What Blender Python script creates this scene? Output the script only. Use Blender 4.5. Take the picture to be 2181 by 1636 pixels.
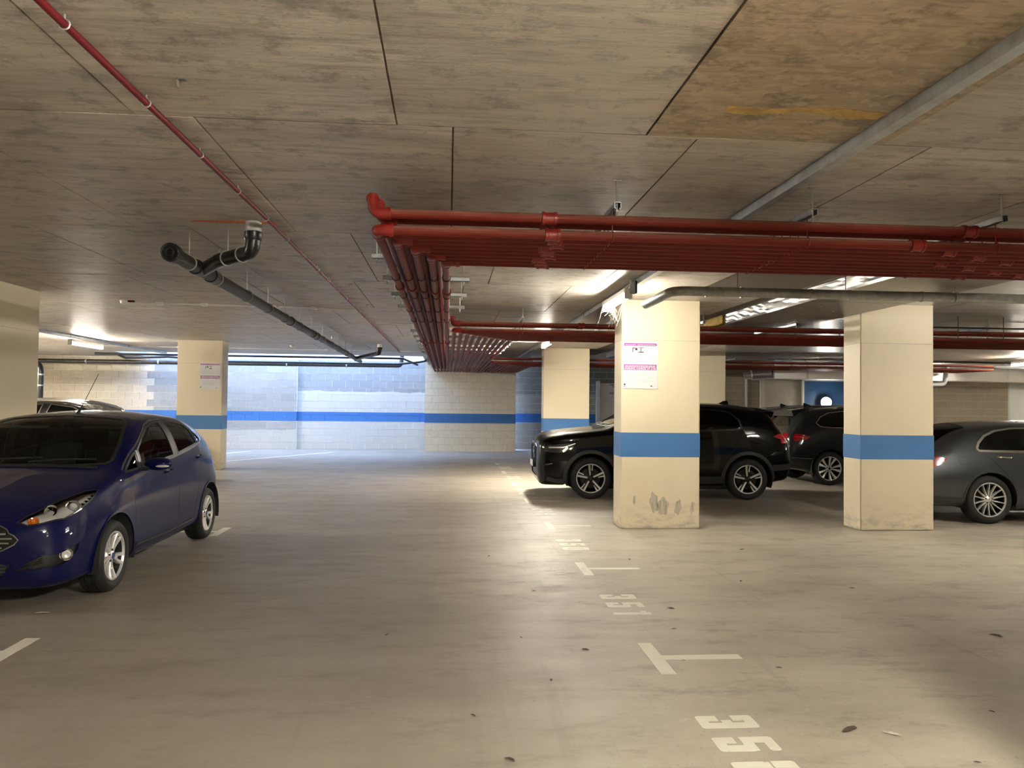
import bpy, bmesh, math, random
import numpy as np
from mathutils import Vector, Matrix
from mathutils.geometry import delaunay_2d_cdt
random.seed(7)
for o in list(bpy.data.objects): bpy.data.objects.remove(o)
sc = bpy.context.scene
C = sc.collection
PI = math.pi

# ------------------------------------------------------------------ camera
CAM_H = 1.61
yaw, pitch, roll = math.radians(4.73), math.radians(1.42), math.radians(0.66)
fwd0 = Vector((math.sin(yaw), math.cos(yaw), 0)); rt0 = Vector((math.cos(yaw), -math.sin(yaw), 0)); up0 = Vector((0, 0, 1))
fwd = math.cos(pitch)*fwd0 + math.sin(pitch)*up0
upv = math.cos(pitch)*up0 - math.sin(pitch)*fwd0
right = math.cos(roll)*rt0 + math.sin(roll)*upv
upc = math.cos(roll)*upv - math.sin(roll)*rt0
cam_d = bpy.data.cameras.new('camera'); cam = bpy.data.objects.new('camera', cam_d); C.objects.link(cam)
cam_d.sensor_fit = 'HORIZONTAL'; cam_d.sensor_width = 36.0; cam_d.lens = 36.0*1638.0/2181.0
cam_d.clip_start = 0.05; cam_d.clip_end = 200
cam.matrix_world = Matrix(((right.x, upc.x, -fwd.x, 0), (right.y, upc.y, -fwd.y, 0), (right.z, upc.z, -fwd.z, CAM_H), (0, 0, 0, 1)))
sc.camera = cam

# ------------------------------------------------------------------ sky and exposure
w = bpy.data.worlds.new('sky'); sc.world = w; w.use_nodes = True
bgn = w.node_tree.nodes['Background']; bgn.inputs[0].default_value = (0.40, 0.58, 1.0, 1); bgn.inputs[1].default_value = 3.1
# daylight falls through the open light well along the back wall; the portal only guides sampling of the sky
pd = bpy.data.lights.new('sky_portal', 'AREA'); pd.shape = 'RECTANGLE'; pd.size = 8.9; pd.size_y = 2.75
pd.cycles.is_portal = True
po = bpy.data.objects.new('sky_portal', pd); C.objects.link(po); po.location = (-5.25, 24.6, 5.3)
sc.view_settings.view_transform = 'Standard'; sc.view_settings.look = 'None'; sc.view_settings.gamma = 1.0
sc.view_settings.use_curve_mapping = False
sc.view_settings.exposure = 2.72
LAMP = 34.0          # tube radiance
LAMPCOL = (1.0, 0.93, 0.79)
sc.cycles.use_denoising = True
sc.cycles.max_bounces = 5; sc.cycles.diffuse_bounces = 3; sc.cycles.glossy_bounces = 3; sc.cycles.transmission_bounces = 4; sc.cycles.transparent_max_bounces = 8
sc.cycles.use_adaptive_sampling = True; sc.cycles.adaptive_threshold = 0.1; sc.cycles.adaptive_min_samples = 20
sc.cycles.caustics_reflective = False; sc.cycles.caustics_refractive = False
sc.cycles.sample_clamp_indirect = 6.0

# ------------------------------------------------------------------ materials
M = {}
def mat(name, col, rough=0.5, metal=0.0, coat=0.0, spec=0.5, noise=0.0, nscale=8.0, bump=0.0, bscale=40.0, alpha=None, emit=None, estr=0.0, rvar=0.0, stretch=None):
    m = bpy.data.materials.new(name); m.use_nodes = True
    nt = m.node_tree; b = nt.nodes['Principled BSDF']
    c4 = (*col, 1)
    b.inputs['Base Color'].default_value = c4; b.inputs['Roughness'].default_value = rough; b.inputs['Metallic'].default_value = metal
    b.inputs['Coat Weight'].default_value = coat; b.inputs['Coat Roughness'].default_value = 0.04
    b.inputs['Specular IOR Level'].default_value = spec
    if emit: b.inputs['Emission Color'].default_value = (*emit, 1); b.inputs['Emission Strength'].default_value = estr
    if noise or bump or rvar:
        tc = nt.nodes.new('ShaderNodeNewGeometry'); src = tc.outputs['Position']
        if stretch:
            mp = nt.nodes.new('ShaderNodeMapping'); mp.inputs['Scale'].default_value = stretch; nt.links.new(src, mp.inputs[0]); src = mp.outputs[0]
        if noise or rvar:
            n = nt.nodes.new('ShaderNodeTexNoise'); n.inputs['Scale'].default_value = nscale; n.inputs['Detail'].default_value = 6; n.inputs['Roughness'].default_value = 0.65
            nt.links.new(src, n.inputs['Vector'])
            if noise:
                r = nt.nodes.new('ShaderNodeValToRGB'); nt.links.new(n.outputs['Fac'], r.inputs[0])
                r.color_ramp.elements[0].position = 0.3; r.color_ramp.elements[1].position = 0.7
                r.color_ramp.elements[0].color = (*[max(0, x*(1-noise)) for x in col], 1); r.color_ramp.elements[1].color = (*[min(1, x*(1+noise)) for x in col], 1)
                nt.links.new(r.outputs[0], b.inputs['Base Color'])
            if rvar:
                mr = nt.nodes.new('ShaderNodeMapRange'); mr.inputs[3].default_value = rough-rvar; mr.inputs[4].default_value = rough+rvar
                nt.links.new(n.outputs['Fac'], mr.inputs[0]); nt.links.new(mr.outputs[0], b.inputs['Roughness'])
        if bump:
            n2 = nt.nodes.new('ShaderNodeTexNoise'); n2.inputs['Scale'].default_value = bscale; n2.inputs['Detail'].default_value = 4
            nt.links.new(src, n2.inputs['Vector'])
            bp = nt.nodes.new('ShaderNodeBump'); bp.inputs['Strength'].default_value = bump; bp.inputs['Distance'].default_value = 0.01
            nt.links.new(n2.outputs['Fac'], bp.inputs['Height']); nt.links.new(bp.outputs[0], b.inputs['Normal'])
    M[name] = m
    return m

class NT:
    def __init__(s, name):
        s.m = bpy.data.materials.new(name); s.m.use_nodes = True; s.nt = s.m.node_tree; s.b = s.nt.nodes['Principled BSDF']; M[name] = s.m
    def n(s, t, **k):
        x = s.nt.nodes.new(t)
        for a, v in k.items(): setattr(x, a, v)
        return x
    def l(s, a, b): s.nt.links.new(a, b)
    def pos(s, scale=(1, 1, 1), loc=(0, 0, 0)):
        g = s.n('ShaderNodeNewGeometry'); mp = s.n('ShaderNodeMapping'); mp.inputs['Scale'].default_value = scale; mp.inputs['Location'].default_value = loc
        s.l(g.outputs['Position'], mp.inputs[0]); return mp.outputs[0]
    def noise(s, vec, scale, detail=6, rough=0.6, dist=0.0):
        x = s.n('ShaderNodeTexNoise'); x.inputs['Scale'].default_value = scale; x.inputs['Detail'].default_value = detail; x.inputs['Roughness'].default_value = rough; x.inputs['Distortion'].default_value = dist
        s.l(vec, x.inputs['Vector']); return x.outputs['Fac']
    def ramp(s, fac, stops):
        x = s.n('ShaderNodeValToRGB'); e = x.color_ramp.elements
        while len(e) < len(stops): e.new(0.5)
        for i, (p, c) in enumerate(stops): e[i].position = p; e[i].color = (*c, 1) if len(c) == 3 else c
        s.l(fac, x.inputs[0]); return x.outputs[0]
    def mix(s, fac, a, b, mode='MIX'):
        x = s.n('ShaderNodeMix', data_type='RGBA', blend_type=mode)
        for sock, v in ((x.inputs[0], fac), (x.inputs[6], a), (x.inputs[7], b)):
            if isinstance(v, (int, float)): sock.default_value = v
            elif isinstance(v, tuple): sock.default_value = (*v, 1)
            else: s.l(v, sock)
        return x.outputs[2]
    def math(s, op, a, b=0.0):
        x = s.n('ShaderNodeMath', operation=op)
        for sock, v in ((x.inputs[0], a), (x.inputs[1], b)):
            if isinstance(v, (int, float)): sock.default_value = v
            else: s.l(v, sock)
        return x.outputs[0]
    def z(s):
        g = s.n('ShaderNodeNewGeometry'); sp = s.n('ShaderNodeSeparateXYZ'); s.l(g.outputs['Position'], sp.inputs[0]); return sp.outputs
    def bump(s, h, strength=0.2, dist=0.01):
        x = s.n('ShaderNodeBump'); x.inputs['Strength'].default_value = strength; x.inputs['Distance'].default_value = dist
        s.l(h, x.inputs['Height']); s.l(x.outputs[0], s.b.inputs['Normal'])
    def col(s, c): s.l(c, s.b.inputs['Base Color'])
    def rough(s, v):
        if isinstance(v, (int, float)): s.b.inputs['Roughness'].default_value = v
        else: s.l(v, s.b.inputs['Roughness'])

def g3(v): return (v, v, v)
# cast concrete soffit
def ceiling_mat(name, lo, hi, mott):
    t = NT(name)
    mid = tuple((a+b)/2 for a, b in zip(lo, hi))
    st = t.noise(t.pos((0.55, 2.6, 1)), 1.3, 5, 0.72)
    st2 = t.noise(t.pos((0.9, 9.0, 1), (4, 2, 0)), 2.2, 4, 0.75)
    big = t.noise(t.pos((1, 1, 1), (3, 1, 0)), 0.5, 4, 0.55)
    c = t.ramp(st, [(0.32, lo), (0.5, mid), (0.68, hi)])
    c = t.mix(t.ramp(st2, [(0.36, g3(0.75)), (0.50, g3(0.0))]), c, tuple(x*0.72 for x in lo))
    c = t.mix(t.ramp(st2, [(0.58, g3(0.0)), (0.74, g3(0.55))]), c, tuple(min(1, x*1.06) for x in hi))
    c = t.mix(t.ramp(big, [(0.38, g3(0)), (0.66, g3(0.45))]), c, (mid[0]*1.02, mid[1]*0.93, mid[2]*0.80))
    pt = t.noise(t.pos((1.2, 1.5, 1), (9, 4, 0)), 3.4, 5, 0.78)
    c = t.mix(t.ramp(pt, [(0.52, g3(0)), (0.63, g3(mott))]), c, tuple(x*0.42 for x in lo))
    if mott > 0.65:     # peeling release-agent blotches
        vo = t.n('ShaderNodeTexVoronoi', feature='F1'); vo.inputs['Scale'].default_value = 9; vo.inputs['Randomness'].default_value = 1.0
        wv = t.n('ShaderNodeVectorMath', operation='ADD'); nn = t.n('ShaderNodeTexNoise'); nn.inputs['Scale'].default_value = 7
        t.l(t.pos((1, 1.7, 1)), wv.inputs[0]); t.l(t.pos(), nn.inputs['Vector']); sc_ = t.n('ShaderNodeVectorMath', operation='SCALE'); sc_.inputs['Scale'].default_value = 0.35
        t.l(nn.outputs['Color'], sc_.inputs[0]); t.l(sc_.outputs[0], wv.inputs[1]); t.l(wv.outputs[0], vo.inputs['Vector'])
        c = t.mix(t.ramp(vo.outputs['Distance'], [(0.30, g3(0.55)), (0.46, g3(0.0))]), c, (hi[0]*1.0, hi[1]*0.98, hi[2]*0.92))
    fine = t.noise(t.pos((1, 1.6, 1)), 26, 3, 0.75)
    c = t.mix(t.ramp(fine, [(0.28, g3(0.55)), (0.42, g3(0))]), c, tuple(x*0.5 for x in lo))
    oi = t.n('ShaderNodeObjectInfo')
    c = t.mix(t.math('MULTIPLY', oi.outputs['Random'], 0.22), c, tuple(x*0.55 for x in lo))
    t.col(c)
    t.rough(t.ramp(st, [(0.3, g3(0.40)), (0.7, g3(0.58))]))
    t.bump(t.noise(t.pos((0.6, 3.0, 1)), 9, 4, 0.7), 0.3, 0.012)
ceiling_mat('ceiling_concrete', (0.40, 0.362, 0.315), (0.68, 0.625, 0.555), 0.60)
ceiling_mat('ceiling_blotched', (0.27, 0.215, 0.145), (0.50, 0.40, 0.29), 0.7)
mat('formwork_fin', (0.115, 0.092, 0.068), 0.8)
# floor
t = NT('floor_concrete')
a = t.noise(t.pos((0.5, 1.2, 1)), 0.8, 5, 0.66)
c = t.ramp(a, [(0.30, (0.300, 0.262, 0.210)), (0.5, (0.395, 0.350, 0.280)), (0.70, (0.480, 0.430, 0.350))])
b2 = t.noise(t.pos((0.7, 1.7, 1), (2, 7, 0)), 2.2, 5, 0.76)
c = t.mix(t.ramp(b2, [(0.53, g3(0)), (0.66, g3(0.50))]), c, (0.20, 0.172, 0.138))
c = t.mix(t.ramp(t.noise(t.pos((5.0, 0.22, 1), (5, 0, 0)), 1.6, 6, 0.65), [(0.57, g3(0)), (0.68, g3(0.28))]), c, (0.22, 0.195, 0.165))
c = t.mix(t.ramp(t.noise(t.pos((1, 1.5, 1), (0, 3, 0)), 5.5, 5, 0.8), [(0.60, g3(0)), (0.70, g3(0.45))]), c, (0.54, 0.49, 0.405))
c = t.mix(t.ramp(t.noise(t.pos(), 38, 2, 0.7), [(0.26, g3(0.6)), (0.37, g3(0))]), c, (0.17, 0.15, 0.12))
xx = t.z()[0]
aisle_shade = t.ramp(t.math('ADD', t.math('MULTIPLY', xx, 0.08), t.math('MULTIPLY', t.noise(t.pos((1, 0.25, 1), (1, 1, 0)), 0.8, 5), 0.22)), [(0.09, g3(0.62)), (0.24, g3(0.0))])  # floor colour darkened left of the bays, painted in for weaker light there
c = t.mix(aisle_shade, c, (0.175, 0.150, 0.120))
t.col(c)
t.rough(t.ramp(b2, [(0.3, g3(0.40)), (0.7, g3(0.60))]))
t.bump(t.noise(t.pos(), 18, 3, 0.6), 0.06, 0.01)
# painted pillars, scuffed near the floor
t = NT('pillar_paint')
c = t.mix(t.ramp(t.noise(t.pos(), 1.5, 5), [(0.3, g3(0)), (0.7, g3(0.35))]), (0.74, 0.645, 0.475), (0.66, 0.57, 0.42))
zz = t.z()[2]
sc1 = t.math('MULTIPLY', t.ramp(t.noise(t.pos((1, 1, 2.4), (0, 0, 4)), 5, 8, 0.7), [(0.46, g3(0)), (0.62, g3(1))]), t.ramp(zz, [(0.0, g3(0.85)), (0.22, g3(0.25)), (0.5, g3(0.0))]))
c = t.mix(sc1, c, (0.36, 0.34, 0.31))
c = t.mix(t.ramp(t.noise(t.pos((1, 1, 1), (7, 1, 2)), 14, 4, 0.7), [(0.70, g3(0)), (0.76, g3(0.5))]), c, (0.42, 0.36, 0.26))
t.col(c); t.rough(0.5)
# block walls: colour by paint height, joints are real gaps
def block_mat(name, raw, paint, stripe, ptop, pfac, rv=0.5):
    t = NT(name)
    oi = t.n('ShaderNodeObjectInfo')
    c = t.mix(t.math('MULTIPLY', oi.outputs['Random'], rv), raw, tuple(x*0.62 for x in raw))
    c = t.mix(t.ramp(t.noise(t.pos(), 9, 5, 0.7), [(0.35, g3(0)), (0.7, g3(0.4))]), c, tuple(min(1, x*1.3) for x in raw))
    zz = t.z()[2]
    if ptop:
        pf = t.math('MULTIPLY', t.math('LESS_THAN', t.math('ADD', zz, t.math('MULTIPLY', t.noise(t.pos((1, 1, 0.3)), 0.9, 3), 0.25)), ptop+0.12), pfac)
        c = t.mix(pf, c, paint)
    if stripe:
        on = t.math('MULTIPLY', t.math('GREATER_THAN', zz, 0.935), t.math('LESS_THAN', zz, 1.245))
        c = t.mix(on, c, (0.040, 0.150, 0.400))
    t.col(c); t.rough(0.7)
    t.bump(t.noise(t.pos(), 60, 4, 0.6), 0.25, 0.006)
block_mat('block_grey', (0.315, 0.312, 0.295), (0.6, 0.58, 0.52), True, 0.62, 0.5, 0.45)
block_mat('block_half', (0.255, 0.260, 0.262), (0.54, 0.53, 0.49), True, 1.92, 0.8, 0.4)
block_mat('block_warm_lit', (0.60, 0.54, 0.43), (0.60, 0.54, 0.43), True, 0, 0)  # grey block with warm lamplight put into its colour
block_mat('block_cream', (0.66, 0.59, 0.46), (0.66, 0.59, 0.46), True, 0, 0, 0.12)
block_mat('block_dark', (0.24, 0.235, 0.215), (0.42, 0.39, 0.33), True, 1.95, 0.7)
block_mat('block_brown', (0.30, 0.255, 0.19), (0.3, 0.25, 0.19), False, 0, 0, 0.3)
block_mat('mortar_light', (0.78, 0.75, 0.68), (0.72, 0.70, 0.64), True, 0, 0, 0)
block_mat('mortar_cream', (0.33, 0.29, 0.22), (0.4, 0.35, 0.27), True, 0, 0, 0)
block_mat('mortar_brown', (0.46, 0.40, 0.31), (0.4, 0.35, 0.27), False, 0, 0, 0)
mat('wall_paint', (0.62, 0.57, 0.48), 0.6, noise=0.1, nscale=2)
mat('blue_paint', (0.060, 0.185, 0.440), 0.45, noise=0.06, nscale=3)
mat('door_blue', (0.010, 0.055, 0.150), 0.45)
mat('white_paint', (0.72, 0.72, 0.70), 0.45)
t = NT('road_paint')
c = t.mix(t.ramp(t.noise(t.pos((1, 1, 1)), 26, 8, 0.75), [(0.60, g3(0)), (0.72, g3(0.7))]), (0.66, 0.64, 0.54), (0.34, 0.30, 0.24))
c = t.mix(t.ramp(t.noise(t.pos((1, 1, 1), (3, 3, 3)), 5, 5, 0.6), [(0.4, g3(0)), (0.75, g3(0.35))]), c, (0.5, 0.46, 0.37))
t.col(c); t.rough(0.55)
# services
t = NT('red_pipe_paint')
nz = t.n('ShaderNodeNewGeometry'); sp = t.n('ShaderNodeSeparateXYZ'); t.l(nz.outputs['True Normal'], sp.inputs[0])
dust = t.math('MULTIPLY', t.ramp(t.math('ADD', t.math('MULTIPLY', sp.outputs[2], 0.5), 0.5), [(0.42, g3(0)), (0.80, g3(1))]), t.ramp(t.noise(t.pos(), 4, 6, 0.7), [(0.3, g3(0.35)), (0.7, g3(0.95))]))
c = t.mix(t.ramp(t.noise(t.pos(), 9, 6, 0.7), [(0.3, g3(0)), (0.75, g3(0.6))]), (0.165, 0.017, 0.009), (0.105, 0.012, 0.008))
c = t.mix(t.math('MULTIPLY', dust, 0.85), c, (0.37, 0.185, 0.13))
t.col(c); t.rough(0.55); t.b.inputs['Specular IOR Level'].default_value = 0.22
mat('red_fitting_paint', (0.23, 0.014, 0.009), 0.40, noise=0.25, nscale=14)
mat('thin_red', (0.11, 0.005, 0.008), 0.45, spec=0.25)
mat('galvanised', (0.52, 0.55, 0.57), 0.38, 0.85, noise=0.22, nscale=9, rvar=0.12)
mat('dull_galv', (0.34, 0.34, 0.32), 0.45, 0.8, noise=0.3, nscale=12, rvar=0.1)
mat('zinc_rod', (0.46, 0.47, 0.44), 0.45, 0.6)
mat('foil', (0.74, 0.74, 0.73), 0.36, 0.85, bump=0.5, bscale=5)
mat('foil_dull', (0.62, 0.62, 0.60), 0.34, 0.7, bump=0.5, bscale=5, noise=0.15, nscale=2, stretch=(0.4, 2.0, 1))
mat('soffit_board', (0.26, 0.245, 0.215), 0.32, 0.25, noise=0.15, nscale=2.0, rvar=0.08)
mat('mineral_wool', (0.50, 0.33, 0.08), 0.95, noise=0.3, nscale=14, bump=0.6, bscale=30)
mat('black_plastic', (0.009, 0.009, 0.009), 0.32, noise=0.4, nscale=10)
mat('dusty_black', (0.030, 0.025, 0.020), 0.45, noise=0.5, nscale=9)
mat('grey_pvc', (0.42, 0.43, 0.44), 0.4)
mat('white_plastic', (0.80, 0.79, 0.75), 0.4)
mat('wire_grey', (0.10, 0.10, 0.10), 0.5, 0.4)
mat('orange_seal', (0.62, 0.17, 0.05), 0.8, noise=0.3, nscale=20)
mat('tube_glow', (1, 1, 1), 0.5, emit=LAMPCOL, estr=LAMP)
mat('globe_glow', (1, 1, 1), 0.5, emit=(1.0, 0.93, 0.82), estr=14.0)
mat('cobweb', (0.75, 0.70, 0.58), 0.8)
# signs
mat('sign_white', (0.64, 0.64, 0.66), 0.4)
mat('sign_purple', (0.33, 0.045, 0.29), 0.45)
mat('sign_ink', (0.03, 0.03, 0.035), 0.5)
mat('sign_grey', (0.50, 0.50, 0.52), 0.5)
mat('dirt_dark', (0.06, 0.045, 0.03), 0.8)
mat('dirt_pale', (0.50, 0.46, 0.38), 0.8)
mat('scuff', (0.46, 0.41, 0.33), 0.7, noise=0.35, nscale=40, stretch=(1, 1, 0.15))
# cars
mat('paint_blue', (0.0012, 0.0026, 0.045), 0.45, 0.0, coat=0.62, spec=0.08)
mat('paint_black', (0.0012, 0.0012, 0.0014), 0.4, 0.0, coat=0.55, spec=0.05)
mat('paint_charcoal', (0.011, 0.012, 0.013), 0.40, 0.3, coat=0.8, spec=0.15)
mat('paint_grey', (0.050, 0.054, 0.058), 0.38, 0.5, coat=0.9, spec=0.3)
mat('paint_dark', (0.010, 0.010, 0.012), 0.25, 0.2, coat=1.0)
mat('rubber', (0.013, 0.013, 0.013), 0.72)
mat('trim_black', (0.012, 0.012, 0.012), 0.42)
mat('cladding', (0.022, 0.022, 0.023), 0.55)
mat('seam', (0.002, 0.002, 0.002), 0.8)
mat('trim_grey', (0.075, 0.075, 0.072), 0.35, 0.3)
mat('chrome', (0.80, 0.80, 0.79), 0.10, 1.0)
mat('satin_chrome', (0.62, 0.61, 0.57), 0.22, 1.0)
mat('alloy', (0.70, 0.69, 0.67), 0.40, 0.65)
mat('alloy_dark', (0.012, 0.012, 0.013), 0.35, 0.3)
mat('disc_metal', (0.045, 0.045, 0.045), 0.5, 0.6)
mat('amber', (0.72, 0.20, 0.03), 0.25, coat=0.6)
mat('tail_red', (0.28, 0.004, 0.008), 0.12, coat=1.0)
mat('tail_glow', (0.75, 0.02, 0.03), 0.2, coat=1.0)
mat('lamp_white', (0.86, 0.86, 0.85), 0.22, 0.35)
mat('cabin', (0.016, 0.015, 0.014), 0.8)
mat('seat_cloth', (0.022, 0.021, 0.021), 0.9)
mat('headliner', (0.30, 0.30, 0.27), 0.9)
mat('logo_blue', (0.02, 0.05, 0.25), 0.3)
def glass(name, tint, refl=1.0):
    m = bpy.data.materials.new(name); m.use_nodes = True; nt = m.node_tree; nt.nodes.clear()
    o = nt.nodes.new('ShaderNodeOutputMaterial'); tr = nt.nodes.new('ShaderNodeBsdfTransparent'); gl = nt.nodes.new('ShaderNodeBsdfGlossy'); fr = nt.nodes.new('ShaderNodeFresnel'); mx = nt.nodes.new('ShaderNodeMixShader')
    tr.inputs[0].default_value = (*tint, 1); gl.inputs['Roughness'].default_value = 0.02; fr.inputs[0].default_value = 1.5
    nt.links.new(fr.outputs[0], mx.inputs[0]); nt.links.new(tr.outputs[0], mx.inputs[1]); nt.links.new(gl.outputs[0], mx.inputs[2]); nt.links.new(mx.outputs[0], o.inputs[0])
    M[name] = m
glass('glass_clear', (0.55, 0.64, 0.58)); glass('glass_tint', (0.035, 0.042, 0.040)); glass('lens_clear', (0.93, 0.93, 0.93))

# ------------------------------------------------------------------ mesh helpers
class MB:
    def __init__(s): s.v = []; s.f = []
    def add(s, vs, fs):
        k = len(s.v); s.v += [tuple(x) for x in vs]; s.f += [tuple(i+k for i in f) for f in fs]; return s
    def box(s, x0, x1, y0, y1, z0, z1):
        return s.add([(x, y, z) for z in (z0, z1) for y in (y0, y1) for x in (x0, x1)],
                     [(0, 2, 3, 1), (4, 5, 7, 6), (0, 1, 5, 4), (2, 6, 7, 3), (0, 4, 6, 2), (1, 3, 7, 5)])
    def cbox(s, x0, x1, y0, y1, z0, z1, c):      # box with chamfered vertical and horizontal edges (all 12)
        b = bmesh.new(); bmesh.ops.create_cube(b, size=1)
        for v in b.verts: v.co = Vector(((x0+x1)/2+v.co.x*(x1-x0), (y0+y1)/2+v.co.y*(y1-y0), (z0+z1)/2+v.co.z*(z1-z0)))
        bmesh.ops.bevel(b, geom=list(b.edges), offset=c, segments=2, affect='EDGES')
        return s.frombm(b)
    def frombm(s, b):
        b.verts.ensure_lookup_table(); b.verts.index_update()
        s.add([v.co[:] for v in b.verts], [[v.index for v in f.verts] for f in b.faces]); b.free(); return s
    def tube(s, path, r, n=12, caps=True, closed=False):
        P = [Vector(p) for p in path]; m = len(P); rr = r if isinstance(r, (list, tuple)) else [r]*m
        tang = []
        for i in range(m):
            a = P[(i-1) % m] if (closed or i > 0) else P[i]; b = P[(i+1) % m] if (closed or i < m-1) else P[i]
            d = b-a; tang.append(d.normalized() if d.length > 1e-9 else Vector((0, 0, 1)))
        ref = Vector((0, 0, 1)) if abs(tang[0].z) < 0.9 else Vector((1, 0, 0))
        u = (ref - tang[0]*ref.dot(tang[0])).normalized(); vs = []
        for i in range(m):
            u = (u - tang[i]*u.dot(tang[i])); u = u.normalized() if u.length > 1e-6 else Vector((1, 0, 0))
            vv = tang[i].cross(u)
            for k in range(n):
                a = 2*PI*k/n; vs.append(P[i] + (u*math.cos(a) + vv*math.sin(a))*rr[i])
        fs = []
        for i in range(m if closed else m-1):
            for k in range(n):
                j = (i+1) % m
                fs.append((i*n+k, i*n+(k+1) % n, j*n+(k+1) % n, j*n+k))
        if caps and not closed: fs += [tuple(range(n-1, -1, -1)), tuple((m-1)*n+k for k in range(n))]
        return s.add(vs, fs)
    def lathe(s, prof, n=24, origin=(0, 0, 0), axis='z', closed=False):
        # prof: (radius, height along axis)
        m = len(prof); vs = []
        for k in range(n):
            a = 2*PI*k/n
            for r, h in prof:
                p = (r*math.cos(a), r*math.sin(a), h)
                if axis == 'y': p = (p[0], h, p[1])
                if axis == 'x': p = (h, p[0], p[1])
                vs.append((p[0]+origin[0], p[1]+origin[1], p[2]+origin[2]))
        fs = []
        for k in range(n):
            for i in range(m if closed else m-1):
                j = (i+1) % m
                fs.append((k*m+i, ((k+1) % n)*m+i, ((k+1) % n)*m+j, k*m+j))
        return s.add(vs, fs)
    def prism(s, poly, h0, h1, plane='xy'):
        n = len(poly)
        def p(a, b, h): return (a, b, h) if plane == 'xy' else ((a, h, b) if plane == 'xz' else (h, a, b))
        vs = [p(a, b, h0) for a, b in poly] + [p(a, b, h1) for a, b in poly]
        return s.add(vs, [tuple(range(n-1, -1, -1)), tuple(range(n, 2*n))] + [(i, (i+1) % n, n+(i+1) % n, n+i) for i in range(n)])
    def sphere(s, c, r, n=16, sc_=(1, 1, 1)):
        b = bmesh.new(); bmesh.ops.create_uvsphere(b, u_segments=n, v_segments=n//2, radius=r)
        for v in b.verts: v.co = Vector((v.co.x*sc_[0]+c[0], v.co.y*sc_[1]+c[1], v.co.z*sc_[2]+c[2]))
        return s.frombm(b)
    def xf(s, mtx):
        s.v = [tuple(mtx @ Vector(p)) for p in s.v]; return s
    def mesh(s, name, smooth=False, ang=40):
        me = bpy.data.meshes.new(name); me.from_pydata(s.v, [], s.f); me.update()
        b = bmesh.new(); b.from_mesh(me); bmesh.ops.recalc_face_normals(b, faces=b.faces)
        if smooth:
            for f in b.faces: f.smooth = True
            lim = math.radians(ang)
            for e in b.edges:
                if len(e.link_faces) == 2 and e.calc_face_angle(0) > lim: e.smooth = False
        b.to_mesh(me); b.free()
        return me
def link(name, me, m, parent=None, loc=None, label=None, cat=None, group=None, kind=None):
    o = bpy.data.objects.new(name, me); C.objects.link(o)
    if m is not None and me is not None and len(me.materials) == 0: me.materials.append(M[m] if isinstance(m, str) else m)
    if parent is not None: o.parent = parent
    if loc is not None: o.location = loc
    tag(o, label, cat, group, kind)
    return o
def tag(o, label=None, cat=None, group=None, kind=None):
    for k, v in (('label', label), ('category', cat), ('group', group), ('kind', kind)):
        if v: o[k] = v
    return o
def obj(name, mb, m, parent=None, smooth=False, ang=40, **k): return link(name, mb.mesh(name, smooth, ang), m, parent, **k)
def thing(name, label, cat, loc=(0, 0, 0), rotz=0.0, group=None):
    o = bpy.data.objects.new(name, None); C.objects.link(o); o.location = loc; o.rotation_euler = (0, 0, rotz); o.empty_display_size = 0.2
    return tag(o, label, cat, group)
def copy_tree(o, parent=None):
    c = o.copy(); C.objects.link(c); c.parent = parent
    for ch in o.children: copy_tree(ch, c)
    return c
def arc(c, r, a0, a1, n, u, v):
    c = Vector(c); u = Vector(u); v = Vector(v)
    return [c + (u*math.cos(a0+(a1-a0)*i/n) + v*math.sin(a0+(a1-a0)*i/n))*r for i in range(n+1)]
def bend(points, r, n=6):
    # polyline with rounded corners
    P = [Vector(p) for p in points]; out = [P[0]]
    for i in range(1, len(P)-1):
        a = (P[i-1]-P[i]); b = (P[i+1]-P[i]); la, lb = a.length, b.length; a.normalize(); b.normalize()
        th = a.angle(b); d = min(r/math.tan(th/2), la*0.49, lb*0.49)
        p0, p1 = P[i]+a*d, P[i]+b*d
        for k in range(n+1):
            q = k/n; out.append(p0*(1-q)**2 + P[i]*2*q*(1-q) + p1*q*q)
    out.append(P[-1]); return out
ORD = ['first', 'second', 'third', 'fourth', 'fifth', 'sixth', 'seventh', 'eighth', 'ninth', 'tenth', 'eleventh', 'twelfth', 'thirteenth', 'fourteenth', 'fifteenth', 'sixteenth']
CE = 2.985
# ------------------------------------------------------------------ floor
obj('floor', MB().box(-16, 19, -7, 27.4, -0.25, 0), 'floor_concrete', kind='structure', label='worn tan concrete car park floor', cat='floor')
# ------------------------------------------------------------------ ceiling with light well opening along the back wall
HX0, HX1, HY0, HY1 = -9.75, -0.78, 23.3, 26.0
ceil = obj('ceiling', MB().box(-16, 19, -7, HY0, CE, CE+0.3).box(-16, HX0, HY0, 27.4, CE, CE+0.3).box(HX1, 19, HY0, 27.4, CE, CE+0.3), 'ceiling_concrete', kind='structure', label='cast concrete ceiling with formwork panel marks', cat='ceiling')
obj('joint_backing', MB().box(-9.7, 4.1, 1.25, 21.35, CE-0.0012, CE+0.001).box(4.1, 9.0, 1.25, 6.35, CE-0.0012, CE+0.001), 'formwork_fin', ceil)
shift = {1.3: -0.27, 3.8: 0.006, 6.3: 0.44, 8.8: 0.16, 11.3: 0.75, 13.8: 0.30, 16.3: -0.1, 18.8: 0.5}
pme = {}
def panel_mesh(blotched):
    if blotched not in pme:
        mb = MB(); a, b = 0.6205, 1.2455
        mb.box(-a, a, -b, b, -0.009, 0.002)
        me = mb.mesh('panel'); me.materials.append(M['ceiling_blotched' if blotched else 'ceiling_concrete']); pme[blotched] = me
    return pme[blotched]
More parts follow.
